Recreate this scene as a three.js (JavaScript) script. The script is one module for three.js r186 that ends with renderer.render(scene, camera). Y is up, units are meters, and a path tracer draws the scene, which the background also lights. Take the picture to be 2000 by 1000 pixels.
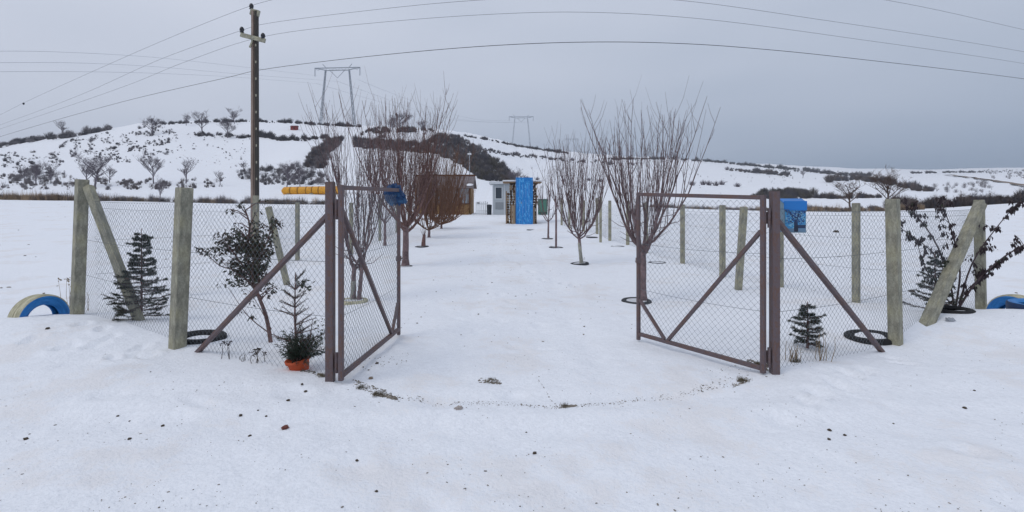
import * as THREE from 'three';
import { mergeGeometries } from 'three/addons/utils/BufferGeometryUtils.js';
import { RoundedBoxGeometry } from 'three/addons/geometries/RoundedBoxGeometry.js';
import { createNoise2D, createNoise3D } from 'simplex-noise';

// ------------------------------------------------------------------ camera, sky, sun, exposure
const scene = new THREE.Scene();
const EYE = 1.6, HZ = 400, FPX = 1000;               // eye height, horizon row and focal length of a 2000 x 1000 frame
const camera = new THREE.PerspectiveCamera(2 * Math.atan(0.5) * 180 / Math.PI, 2, 0.1, 9000);
camera.position.set(0, EYE, 0);
camera.lookAt(0, EYE, -10);
camera.setViewOffset(2000, 1000, 0, 500 - HZ, 2000, 1000);   // a lens shift keeps the posts upright

const renderer = new THREE.WebGLRenderer({ antialias: true });
renderer.toneMapping = THREE.LinearToneMapping;
renderer.toneMappingExposure = 1.015;
renderer.shadowMap.enabled = true;

function rng(seed) { let a = seed >>> 0; return () => { a |= 0; a = a + 0x6D2B79F5 | 0; let t = Math.imul(a ^ a >>> 15, 1 | a); t = t + Math.imul(t ^ t >>> 7, 61 | t) ^ t; return ((t ^ t >>> 14) >>> 0) / 4294967296; }; }
const n2 = createNoise2D(rng(11)), n3 = createNoise3D(rng(12));
const clamp = (v, a = 0, b = 1) => Math.min(b, Math.max(a, v));
const lerp = (a, b, t) => a + (b - a) * t;
const sstep = (a, b, v) => { const t = clamp((v - a) / (b - a)); return t * t * (3 - 2 * t); };
const lin = (c) => Math.pow(c / 255, 2.2);

{ // overcast sky: pale cloud, heavier blue-grey cloud bank low down to the right
  const W = 1024, Hh = 512, data = new Float32Array(W * Hh * 4);
  for (let j = 0; j < Hh; j++) for (let i = 0; i < W; i++) {
    const ph = ((i + 0.5) / W - 0.5) * 2 * Math.PI, el = ((j + 0.5) / Hh - 0.5) * Math.PI;
    const dx = Math.cos(ph) * Math.cos(el), dy = Math.sin(el), dz = Math.sin(ph) * Math.cos(el);
    const az = Math.atan2(dx, -dz);                                   // 0 ahead, + to the right
    const low = Math.exp(-Math.max(0, dy) / 0.24);
    const wob = 0.10 * n3(dx * 1.6, dy * 4.5, dz * 1.6) + 0.05 * n3(dx * 4, dy * 13, dz * 4 + 7);
    const bank = clamp(Math.pow(0.5 + 0.5 * Math.cos(az - 0.95), 1.6) * (0.24 + 0.92 * low) + wob * 0.7);
    const c0 = [lin(211), lin(217), lin(232)], c1 = [lin(146), lin(163), lin(186)];
    const k = (j * W + i) * 4;
    for (let q = 0; q < 3; q++) data[k + q] = lerp(c0[q], c1[q], bank);
    data[k + 3] = 1;
  }
  const sky = new THREE.DataTexture(data, W, Hh, THREE.RGBAFormat, THREE.FloatType);
  sky.mapping = THREE.EquirectangularReflectionMapping;
  sky.magFilter = sky.minFilter = THREE.LinearFilter; sky.wrapS = THREE.RepeatWrapping; sky.needsUpdate = true;
  scene.background = sky; scene.environment = sky;
}
const sun = new THREE.DirectionalLight(0xfff6ea, 0.65);
sun.position.set(-40, 62, 12); sun.target.position.set(0, 0, -14);
sun.castShadow = true; sun.shadow.radius = 42;
sun.shadow.camera.left = -60; sun.shadow.camera.right = 60; sun.shadow.camera.top = 60; sun.shadow.camera.bottom = -60; sun.shadow.camera.far = 260;
sun.shadow.mapSize.set(2048, 2048);
scene.add(sun, sun.target);

scene.fog = new THREE.FogExp2(0xd2dae6, 0.00026);   // thin winter haze

// ------------------------------------------------------------------ names, labels, helpers
const taken = {};
const numbered = (n) => { if (!(n in taken)) { taken[n] = 0; return n; } taken[n]++; return n + '_' + String(taken[n]).padStart(3, '0'); };
function setup(m) { m.castShadow = true; m.receiveShadow = true; return m; }
function tag(o, label, category, group, kind) {
  o.userData.label = label; if (category) o.userData.category = category;
  if (group) o.userData.group = group; if (kind) o.userData.kind = kind; return o;
}
function thing(name, label, category, p, group) {
  const o = new THREE.Group(); o.name = numbered(name); o.position.copy(p); scene.add(o);
  return tag(o, label, category, group);
}
function local(parent, name, g, mat, kind) {            // geometry already in the parent's own axes
  const m = setup(new THREE.Mesh(g, mat)); m.name = name; if (kind) m.userData.kind = kind; parent.add(m); return m;
}
function part(parent, name, g, mat, kind) {             // geometry given in world axes, parent only translated
  const w = new THREE.Vector3(); let o = parent; while (o && o !== scene) { w.add(o.position); o = o.parent; }
  g.translate(-w.x, -w.y, -w.z); return local(parent, name, g, mat, kind);
}
function solo(name, g, mat, label, category, group, kind, p) {
  const m = setup(new THREE.Mesh(g, mat)); m.name = numbered(name); if (p) m.position.copy(p); scene.add(m);
  return tag(m, label, category, group, kind);
}
function copyOf(o, p, turn, scale, label, group) {
  const c = o.clone(); c.userData = { ...o.userData }; c.name = numbered(o.name.replace(/_\d{3}$/, '')); c.position.copy(p); c.rotation.y = turn;
  if (scale) c.scale.set(scale[0], scale[1], scale[2] ?? scale[0]);
  if (label) c.userData.label = label; if (group) c.userData.group = group; scene.add(c); return c;
}
const V = (x, y, z) => new THREE.Vector3(x, y, z);

class TB {                                               // collects tubes, bars and faces into one geometry
  constructor() { this.p = []; this.uv = []; this.i = []; this.c = []; }
  v(x, y, z, u = 0, w = 0) { this.p.push(x, y, z); this.uv.push(u, w); return this.p.length / 3 - 1; }
  tri(a, b, c) { const i = this.v(a.x, a.y, a.z, 0, 0); this.v(b.x, b.y, b.z, 0.1, 0); this.v(c.x, c.y, c.z, 0.05, 0.1); this.i.push(i, i + 1, i + 2); }
  quad(a, b, c, d) { const i = this.v(a.x, a.y, a.z, 0, 0); this.v(b.x, b.y, b.z, 0.1, 0); this.v(c.x, c.y, c.z, 0.1, 0.1); this.v(d.x, d.y, d.z, 0, 0.1); this.i.push(i, i + 1, i + 2, i, i + 2, i + 3); }
  tube(pts, rad, sides = 5) {
    let prev = -1, len = 0; const t = V(), n = V(), b = V(), ref = V();
    for (let k = 0; k < pts.length; k++) {
      const a = pts[Math.max(0, k - 1)], c = pts[Math.min(pts.length - 1, k + 1)];
      t.subVectors(c, a).normalize();
      if (k === 0) { ref.set(0, 1, 0); if (Math.abs(t.y) > 0.9) ref.set(1, 0, 0); n.crossVectors(t, ref).normalize(); }
      else { n.addScaledVector(t, -n.dot(t)).normalize(); len += pts[k].distanceTo(pts[k - 1]); }
      b.crossVectors(t, n);
      const r = typeof rad === 'number' ? rad : rad[k]; const base = this.p.length / 3;
      for (let s = 0; s < sides; s++) {
        const an = s / sides * Math.PI * 2, cx = Math.cos(an) * r, cy = Math.sin(an) * r;
        this.v(pts[k].x + n.x * cx + b.x * cy, pts[k].y + n.y * cx + b.y * cy, pts[k].z + n.z * cx + b.z * cy, s / sides * Math.max(r * 6.3, 0.02), len);
      }
      if (prev >= 0) for (let s = 0; s < sides; s++) { const s1 = (s + 1) % sides; this.i.push(prev + s, prev + s1, base + s1, prev + s, base + s1, base + s); }
      prev = base;
    }
    const last = prev; for (let s = 1; s < sides - 1; s++) this.i.push(last, last + s, last + s + 1);
    return this;
  }
  bar(a, b, w, h = w, side) {                            // square bar from a to b, w along 'side', h across it
    const t = b.clone().sub(a).normalize(); const s = (side || (Math.abs(t.y) > 0.9 ? V(1, 0, 0) : V(0, 1, 0).cross(t))).clone();
    s.addScaledVector(t, -s.dot(t)).normalize(); const q = t.clone().cross(s).normalize(); const L = a.distanceTo(b);
    const cs = [[-1, -1], [1, -1], [1, 1], [-1, 1]].map(([i, j]) => s.clone().multiplyScalar(i * w / 2).addScaledVector(q, j * h / 2));
    for (let k = 0; k < 4; k++) {
      const c0 = cs[k], c1 = cs[(k + 1) % 4], ww = c0.distanceTo(c1), A = a.clone().add(c0), B = a.clone().add(c1), C = b.clone().add(c1), D = b.clone().add(c0);
      const i = this.v(A.x, A.y, A.z, k * ww, 0); this.v(B.x, B.y, B.z, (k + 1) * ww, 0); this.v(C.x, C.y, C.z, (k + 1) * ww, L); this.v(D.x, D.y, D.z, k * ww, L);
      this.i.push(i, i + 1, i + 2, i, i + 2, i + 3);
    }
    for (const [e, o] of [[a, [3, 2, 1, 0]], [b, [0, 1, 2, 3]]]) { const q4 = o.map(k => e.clone().add(cs[k])); this.quad(q4[0], q4[1], q4[2], q4[3]); }
    return this;
  }
  box(cx, cy, cz, w, h, d) { return this.bar(V(cx, cy - h / 2, cz), V(cx, cy + h / 2, cz), w, d, V(1, 0, 0)); }
  get tris() { return this.i.length / 3; }
  build() {
    const g = new THREE.BufferGeometry();
    g.setAttribute('position', new THREE.Float32BufferAttribute(this.p, 3)); g.setAttribute('uv', new THREE.Float32BufferAttribute(this.uv, 2));
    g.setIndex(this.i); g.computeVertexNormals(); return g;
  }
}
const box = (w, h, d, r = 0.004) => new RoundedBoxGeometry(w, h, d, 1, Math.min(r, w / 2.2, h / 2.2, d / 2.2));
function barR(a, b, w, h, r, side) {                     // rounded bar between two points
  const L = a.distanceTo(b), g = box(w, L, h, r); const t = b.clone().sub(a).normalize();
  const s = (side || V(1, 0, 0)).clone(); s.addScaledVector(t, -s.dot(t)).normalize(); const q = s.clone().cross(t);
  g.applyMatrix4(new THREE.Matrix4().makeBasis(s, t, q)); const m = a.clone().add(b).multiplyScalar(0.5); g.translate(m.x, m.y, m.z);
  const uv = g.attributes.uv; for (let i = 0; i < uv.count; i++) uv.setXY(i, uv.getX(i) * w * 2, uv.getY(i) * L);
  return g;
}

// ------------------------------------------------------------------ textures and materials
function pnoise(per, seed) {                             // tiling value noise
  const r = rng(seed), t = new Float32Array(per * per); for (let i = 0; i < t.length; i++) t[i] = r();
  return (x, y) => { const xi = Math.floor(x), yi = Math.floor(y); let fx = x - xi, fy = y - yi; fx = fx * fx * (3 - 2 * fx); fy = fy * fy * (3 - 2 * fy); const x0 = ((xi % per) + per) % per, x1 = (x0 + 1) % per, y0 = ((yi % per) + per) % per, y1 = (y0 + 1) % per; return lerp(lerp(t[y0 * per + x0], t[y0 * per + x1], fx), lerp(t[y1 * per + x0], t[y1 * per + x1], fx), fy); };
}
function fbmTex(size, octs, fn, srgb) {                  // octs: [[period, weight], ...]; fn(value, raw[]) -> [r,g,b] in 0..255
  const ns = octs.map(([p], i) => pnoise(p, 100 + i * 17 + p)); const d = new Uint8Array(size * size * 4); let tw = 0; for (const o of octs) tw += o[1];
  for (let j = 0; j < size; j++) for (let i = 0; i < size; i++) {
    let v = 0; const raw = []; for (let k = 0; k < octs.length; k++) { const q = ns[k](i / size * octs[k][0], j / size * octs[k][0]); raw.push(q); v += q * octs[k][1]; }
    const c = fn(v / tw, raw), o = (j * size + i) * 4; d[o] = c[0]; d[o + 1] = c[1]; d[o + 2] = c[2]; d[o + 3] = 255;
  }
  const t = new THREE.DataTexture(d, size, size); t.wrapS = t.wrapT = THREE.RepeatWrapping; t.magFilter = THREE.LinearFilter; t.minFilter = THREE.LinearMipmapLinearFilter; t.generateMipmaps = true;
  if (srgb) t.colorSpace = THREE.SRGBColorSpace; t.needsUpdate = true; return t;
}
const rep = (t, x, y) => { const c = t.clone(); c.repeat.set(x, y ?? x); c.needsUpdate = true; return c; };
const grain = fbmTex(512, [[16, 1], [48, 0.8], [128, 0.8], [256, 0.7]], v => { const g = clamp((v - 0.5) * 2.2 + 0.5) * 255; return [g, g, g]; });
const snowBump = fbmTex(1024, [[9, 1], [23, 0.7], [61, 0.5], [170, 0.42], [500, 0.3]], v => { const g = clamp((v - 0.5) * 2 + 0.5) * 255; return [g, g, g]; });
const snowMap = fbmTex(1024, [[7, 1], [31, 0.8], [113, 0.6], [400, 0.5]], (v, r) => {
  const dirt = sstep(0.56, 0.74, r[0] * 0.45 + r[1] * 0.25 + r[2] * 0.15 + r[3] * 0.15), gr = (r[3] - 0.5) * 9 + (r[2] - 0.5) * 5;
  const b = [236 + gr, 240 + gr, 246 + gr]; const k = dirt * 0.3; return [lerp(b[0], 220, k), lerp(b[1], 214, k), lerp(b[2], 210, k)].map(x => clamp(x, 0, 255)); }, true);
const concMap = fbmTex(512, [[6, 1], [20, 0.8], [70, 0.7], [256, 0.8]], (v, r) => { const m = clamp((r[0] - 0.45) * 1.6), a = 158 + (v - 0.5) * 120; return [a * lerp(1.0, 1.02, m), a * 1.0, a * lerp(0.95, 0.88, m)].map(x => clamp(x, 0, 255)); }, true);
const rustMap = fbmTex(512, [[8, 1], [26, 0.9], [80, 0.8], [220, 0.5]], (v, r) => { const k = sstep(0.46, 0.66, r[0] * 0.4 + r[1] * 0.35 + r[2] * 0.25); const a = [96, 84, 88], b = [101, 77, 70], g = (r[3] - 0.5) * 26; return [0, 1, 2].map(q => clamp(lerp(a[q], b[q], k) + g, 0, 255)); }, true);
const barkMap = fbmTex(256, [[10, 1], [30, 0.8], [90, 0.8]], v => { const a = (v - 0.5) * 2.4; return [136 + a * 46, 122 + a * 42, 121 + a * 40].map(x => clamp(x, 0, 255)); }, true);
const M = {};
const std = (o) => new THREE.MeshStandardMaterial({ roughness: 0.9, side: THREE.DoubleSide, ...o });
M.snow = std({ map: rep(snowMap, 1), bumpMap: rep(snowBump, 2.1), bumpScale: 0.011, roughness: 0.95 });
M.conc = std({ map: concMap, bumpMap: rep(grain, 3), bumpScale: 0.003, color: 0xf4f2e6 });
M.rust = std({ map: rep(rustMap, 2), bumpMap: rep(grain, 4), bumpScale: 0.0008, roughness: 0.62 });
M.wire = std({ color: 0x6f777f, roughness: 0.5, metalness: 0.35 });
M.wireDark = std({ color: 0x4b5057, roughness: 0.6 });
M.bark = std({ map: barkMap, bumpMap: rep(grain, 4), bumpScale: 0.002, color: 0xd2c6ca });
M.barkRed = std({ map: barkMap, color: 0xc4aba6 });
M.barkFar = std({ color: 0x6e6870 });
M.barkFarBrown = std({ color: 0x5d4e47 });
M.needle = std({ color: 0x303c30, roughness: 0.7 });
M.leafDry = std({ color: 0x3f352b, roughness: 0.8 });
M.leafGreen = std({ color: 0x3a4030, roughness: 0.6 });
M.leafDark = std({ color: 0x352c30, roughness: 0.8 });
M.rubber = std({ color: 0x1d1e21, bumpMap: rep(grain, 6), bumpScale: 0.002, roughness: 0.8 });
M.blueP = std({ map: rep(fbmTex(256, [[7, 1], [24, 0.9], [80, 0.8]], (v) => { const a = (v - 0.5) * 60; return [30 + a, 118 + a, 190 + a].map(x => clamp(x, 0, 255)); }, true), 2), roughness: 0.5 });
M.creamP = std({ map: rep(fbmTex(256, [[7, 1], [24, 0.9], [80, 0.8]], (v) => { const a = (v - 0.5) * 120; return [176 + a, 172 + a, 146 + a].map(x => clamp(x, 0, 255)); }, true), 2), roughness: 0.7 });
M.blueDoor = std({ map: rep(fbmTex(512, [[5, 1], [22, 0.9], [90, 0.9], [250, 0.6]], (v, r) => { const s = sstep(0.62, 0.7, r[1] * 0.5 + r[2] * 0.5), a = (v - 0.5) * 46; return [22 + a + s * 60, 124 + a + s * 46, 200 + a + s * 24].map(x => clamp(x, 0, 255)); }, true), 1), roughness: 0.55 });
M.clay = std({ color: 0xb5502c, roughness: 0.75 });
M.dirt = std({ color: 0x4b4238, roughness: 1 });
M.stone = std({ color: 0x6a5b55, roughness: 0.9 });
M.stoneRed = std({ color: 0x6b4038, roughness: 0.9 });
M.straw = std({ color: 0x8a7557, roughness: 1 });
M.glassDark = new THREE.MeshPhysicalMaterial({ color: 0x3a424b, roughness: 0.12, metalness: 0 });
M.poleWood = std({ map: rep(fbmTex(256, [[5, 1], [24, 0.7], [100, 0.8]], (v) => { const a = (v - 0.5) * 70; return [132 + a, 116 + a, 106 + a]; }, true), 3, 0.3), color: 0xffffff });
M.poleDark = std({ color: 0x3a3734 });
M.insul = std({ color: 0x1c2027, roughness: 0.25 });
M.steelGrey = std({ color: 0x9aa2ab, roughness: 0.6, metalness: 0.2 });

// ------------------------------------------------------------------ terrain: heights read from the photograph's slopes
const COLS = [-400, 0, 130, 300, 500, 640, 760, 900, 1000, 1100, 1250, 1400, 1550, 1700, 1850, 2000, 2400];
const DS = [0, 9, 25, 45, 75, 120, 200, 300, 450, 700, 1000, 1500, 2600, 5000];
const ROWS = [ // rows of the horizon line seen at 75, 120, 200, 300, 450, 700, 1000, 1500 m
  [388, 362, 330, 318, 325, 345, 360, 372], [391, 355, 315, 284, 300, 330, 350, 368], [393, 352, 310, 263, 286, 325, 350, 368], [396, 352, 290, 241, 262, 310, 345, 365],
  [400, 364, 292, 237, 252, 300, 340, 362], [402, 362, 290, 245, 253, 290, 330, 360], [405, 360, 295, 249, 256, 282, 320, 355], [408, 360, 307, 268, 260, 272, 310, 345],
  [406, 373, 337, 306, 281, 291, 310, 340], [404, 382, 352, 327, 307, 297, 305, 330], [405, 386, 366, 346, 329, 314, 309, 325], [410, 391, 378, 361, 346, 326, 316, 325],
  [414, 400, 386, 368, 353, 339, 329, 328], [414, 403, 385, 366, 352, 343, 337, 334], [408, 398, 382, 363, 351, 343, 337, 335], [397, 390, 375, 360, 349, 341, 335, 332], [390, 385, 370, 356, 346, 339, 334, 331]];
const TAB = ROWS.map((r) => {
  const h = r.map((y, k) => EYE + (HZ - y) / FPX * DS[k + 4]);
  const full = [0, 0, lerp(0.12, h[0] * 0.36, 0.55) + 0.02, Math.max(0.55, h[0] * 0.62 + 0.25), ...h, h[7] * 0.9, h[7] * 0.5];
  const n = DS.length, dl = [], m = new Array(n).fill(0);
  for (let i = 0; i < n - 1; i++) dl.push((full[i + 1] - full[i]) / (DS[i + 1] - DS[i]));
  for (let i = 1; i < n - 1; i++) m[i] = dl[i - 1] * dl[i] <= 0 ? 0 : 2 * dl[i - 1] * dl[i] / (dl[i - 1] + dl[i]);
  m[n - 1] = dl[n - 2]; return { h: full, m };
});
function colH(c, d) {
  if (d <= 0) return 0; let i = 0; while (i < DS.length - 2 && d > DS[i + 1]) i++;
  const L = DS[i + 1] - DS[i], t = clamp((d - DS[i]) / L), t2 = t * t, t3 = t2 * t, { h, m } = TAB[c];
  return (2 * t3 - 3 * t2 + 1) * h[i] + (t3 - 2 * t2 + t) * L * m[i] + (-2 * t3 + 3 * t2) * h[i + 1] + (t3 - t2) * L * m[i + 1];
}
const stamps = [];                                        // hollows trodden in the snow: x, d, length, width, angle, depth
{
  const r = rng(5); const st = (px, py, s = 1, dp = 0.05, an) => { const d = 1600 / (py - 400); stamps.push([(px - 1000) / 1000 * d, d, 0.15 * s, 0.075 * s, an ?? (r() - 0.5) * 1.4, dp]); };
  for (const [px, py] of [[1102, 553], [1122, 558], [1040, 533], [1060, 548], [1020, 520]]) st(px, py, 1, 0.075);
  for (const [px, py] of [[214, 675], [272, 686], [290, 700], [258, 702], [200, 662], [185, 686], [60, 682], [128, 690], [222, 706], [160, 656]]) st(px, py, 0.75, 0.05);
  for (const [px, py] of [[1660, 742], [1690, 735], [1640, 760], [1600, 775], [1575, 790], [1750, 700], [1765, 712]]) st(px, py, 0.8, 0.04);
  for (let k = 0; k < 26; k++) { const d = 6.5 + k * 0.62; stamps.push([-0.35 + 0.25 * Math.sin(k * 0.5) + (k % 2 ? 0.13 : -0.13) + (r() - 0.5) * 0.2, d, 0.14, 0.07, (r() - 0.5) * 0.6, 0.028]); }
  for (let k = 0; k < 40; k++) stamps.push([(r() - 0.5) * 11, 2.6 + r() * 5, 0.09 + r() * 0.1, 0.06 + r() * 0.05, r() * 3, 0.012 + r() * 0.014]);
}
const gauss = (x, d, cx, cd, sx, sd) => Math.exp(-(((x - cx) / sx) ** 2) - (((d - cd) / sd) ** 2));
function baseH(x, d) {
  let h = 0;
  if (d > 9) {
    const px = clamp(1000 + x / Math.max(d, 1) * 1000, COLS[0], COLS[COLS.length - 1] - 0.01);
    let i = 0; while (i < COLS.length - 2 && px > COLS[i + 1]) i++;
    const t = (px - COLS[i]) / (COLS[i + 1] - COLS[i]), g = (k) => colH(clamp(k, 0, COLS.length - 1), d);
    const a = g(i - 1), b = g(i), c = g(i + 1), e = g(i + 2);
    h = b + 0.5 * t * (c - a + t * (2 * a - 5 * b + 4 * c - e + t * (3 * (b - c) + e - a)));
    if (d > 60) { const w = sstep(60, 160, d); h += w * d * (0.0035 * n2(x / (d * 0.14) , d / 45) * 0.8 + 0.0016 * n2(x / 9, d / 13)); }
  }
  return h;
}
function hgt(x, d) {                                       // metres above the gateway, d metres in front of the eye
  let h = baseH(x, d);
  if (d < 60 && d > -30) {
    const w = 1 - sstep(35, 60, d);
    h += w * (0.035 * n2(x * 0.22, d * 0.22 + 3) + 0.014 * n2(x * 0.8, d * 0.8) + 0.006 * n2(x * 2.6, d * 2.6));
    h += 0.17 * gauss(x, d, -5.9, 6.3, 1.7, 0.75) + 0.24 * gauss(x, d, 6.6, 6.6, 2.0, 0.8) + 0.05 * gauss(x, d, -3.0, 4.6, 1.6, 0.4) + 0.06 * gauss(x, d, 3.6, 4.8, 1.4, 0.45);
    h -= 0.02 * gauss(x, d, 0.2, 4.3, 2.2, 0.12);
    // wheel tracks of the lane that passes in front of the gate and of the drive
    const lane = 2.9 + 0.012 * x * x, tr = (q, s) => Math.exp(-((q / s) ** 2));
    h -= 0.022 * (tr(d - lane - 0.75, 0.16) + tr(d - lane + 0.75, 0.16)) * (0.7 + 0.5 * n2(x * 1.1, 4)) - 0.012 * (tr(d - lane - 1.05, 0.12) + tr(d - lane + 0.45, 0.12));
    if (d > 4) h -= 0.018 * (tr(x - 0.15 - 0.72, 0.15) + tr(x - 0.15 + 0.72, 0.15)) * (1 - sstep(24, 30, d));
    if (d < 30) for (const [sx, sd, l, ww, an, dp] of stamps) {
      const ax = x - sx, ad = d - sd; if (Math.abs(ax) > 0.4 || Math.abs(ad) > 0.4) continue;
      const c = Math.cos(an), s = Math.sin(an), p = (ax * s + ad * c) / l, q = (ax * c - ad * s) / ww, rr = p * p + q * q;
      h += -dp * Math.exp(-rr * rr * 0.8) + dp * 0.35 * Math.exp(-((Math.sqrt(rr) - 1.5) ** 2) * 5);
    }
  }
  return h;
}
const P = (px, py, d) => V((px - 1000) / FPX * d, EYE + (HZ - py) / FPX * d, -d);     // where a sight line stands at distance d
const on = (x, d, dy = 0) => V(x, hgt(x, d) + dy, -d);
function G(px, py, dmin = 2.4) {                           // where a sight line meets the ground
  let best = dmin, by = 1e9; const u = (px - 1000) / FPX;
  for (let d = dmin; d < 1700; d *= 1.004) { const y = HZ + (EYE - baseH(u * d, d)) * FPX / d; if (y <= py) return on(u * d, d); if (y < by) { by = y; best = d; } }
  return on(u * best, best);
}
{ // one sheet of snow, fine near the gate and coarse far away
  const axis = (core0, core1, s, out0, out1, gr) => { const a = []; for (let v = core0; v <= core1; v += s) a.push(v); let st = s, v = a[a.length - 1]; while (v < out1) { st *= gr; v += st; a.push(v); } st = s; v = core0; const b = []; while (v > out0) { st *= gr; v -= st; b.push(v); } return b.reverse().concat(a); };
  const xs = axis(-7.5, 7.5, 0.055, -4500, 4500, 1.04), ds = axis(2.3, 8.6, 0.05, -900, 5000, 1.028);
  const p = new Float32Array(xs.length * ds.length * 3), uv = new Float32Array(xs.length * ds.length * 2), idx = []; let k = 0;
  for (let j = 0; j < ds.length; j++) for (let i = 0; i < xs.length; i++, k++) { p[k * 3] = xs[i]; p[k * 3 + 1] = hgt(xs[i], ds[j]); p[k * 3 + 2] = -ds[j]; uv[k * 2] = xs[i] / 5.3; uv[k * 2 + 1] = ds[j] / 5.3; }
  for (let j = 0; j < ds.length - 1; j++) for (let i = 0; i < xs.length - 1; i++) { const a = j * xs.length + i, b = a + 1, c = a + xs.length, e = c + 1; idx.push(a, b, c, b, e, c); }
  const g = new THREE.BufferGeometry(); g.setAttribute('position', new THREE.BufferAttribute(p, 3)); g.setAttribute('uv', new THREE.BufferAttribute(uv, 2)); g.setIndex(idx); g.computeVertexNormals();
  solo('snowy_ground', g, M.snow, 'snow covered lane, yard, fields and hills', null, null, 'structure');
  console.log('ground', xs.length, ds.length);
}

// ------------------------------------------------------------------ chain link
function chainLink(a, b, bottom, top, w = 0.035, r = 0.0017, sink = 0.03) {   // a, b ground points; bottom/top heights above them
  const t = new TB(), L = Math.hypot(b.x - a.x, b.z - a.z), dir = V((b.x - a.x) / L, 0, (b.z - a.z) / L), nrm = V(-dir.z, 0, dir.x);
  const N = Math.floor(L / w), pt = (s, y, o) => V(a.x + dir.x * s, y, a.z + dir.z * s).addScaledVector(nrm, o + 0.012 * Math.sin(s * 4.1 + y * 3));
  for (let k = 0; k < N; k++) {
    const y0 = lerp(a.y, b.y, k / N) + bottom - sink, y1 = lerp(a.y, b.y, k / N) + top, rows = Math.floor((y1 - y0) / w); const pts = [];
    for (let j = 0; j <= rows; j++) { const c = (j + k) & 1; pts.push(pt((k + c) * w + (c ? 0.002 : -0.002), y0 + j * w, c ? r : -r)); }
    t.tube(pts, r, 3);
  }
  return t;
}
function tensionWire(t, a, b, h, r = 0.0022) { const pts = []; for (let k = 0; k <= 8; k++) { const q = k / 8; pts.push(V(lerp(a.x, b.x, q), lerp(a.y, b.y, q) + h - 0.02 * 4 * q * (1 - q), lerp(a.z, b.z, q))); } t.tube(pts, r, 4); }
function concretePost(parent, base, h, w, face, leanTop) {  // square post with chamfered edges
  const top = base.clone().add(V(leanTop ? leanTop.x : 0, h, leanTop ? leanTop.z : 0)), bot = base.clone().add(V(leanTop ? -leanTop.x * 0.1 : 0, -0.12, leanTop ? -leanTop.z * 0.1 : 0));
  return part(parent, 'concrete_post', barR(bot, top, w, w, 0.012, face), M.conc);
}

// ------------------------------------------------------------------ gate posts and leaves
const gpL = on(-1.618, 4.56), gpR = on(2.42, 4.72);
function gatePost(base, top, w, braceFoot, braceTop, label, sgn) {
  const g = thing('gate_post', label, 'gate post', base);
  part(g, 'post', barR(base.clone().add(V(0, -0.1, 0)), base.clone().setY(top), w, w, 0.006), M.rust);
  part(g, 'cap', barR(V(base.x, top, base.z), V(base.x, top + 0.006, base.z), w * 0.94, w * 0.94, 0.002), M.rust);
  const tp = V(base.x - sgn * w * 0.3, braceTop, base.z + 0.0), br = barR(tp, braceFoot.clone().add(V(0, -0.05, 0)), 0.04, 0.05, 0.005, V(0, 1, 0));
  part(g, 'brace', br, M.rust);
  for (const y of [top - 0.24, 0.2]) {                    // welded hinge: plate, knuckle and pin
    const hg = part(g, 'hinge', barR(V(base.x + sgn * (w / 2 - 0.004), y, base.z - 0.005), V(base.x + sgn * (w / 2 + 0.062), y, base.z - 0.005), 0.11, 0.03, 0.004, V(0, 1, 0)), M.rust);
    const t = new TB(); t.tube([V(base.x + sgn * (w / 2 + 0.026), y - 0.09, base.z + 0.022), V(base.x + sgn * (w / 2 + 0.026), y + 0.09, base.z + 0.022)], 0.014, 10); part(hg, 'hinge_pin', t.build(), M.rust);
  }
  return g;
}
const footL = G(380, 690), footR = G(1728, 684);
gatePost(gpL, 1.80, 0.072, footL, 1.60 - 0.02 * 4.56, 'brown steel gate post nearest the potted fir, with long diagonal brace', 1);
gatePost(gpR, 1.72, 0.072, footR, 1.60 - 0.03 * 4.72, 'brown steel gate post beside the blue mailbox, with long diagonal brace', -1);
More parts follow.
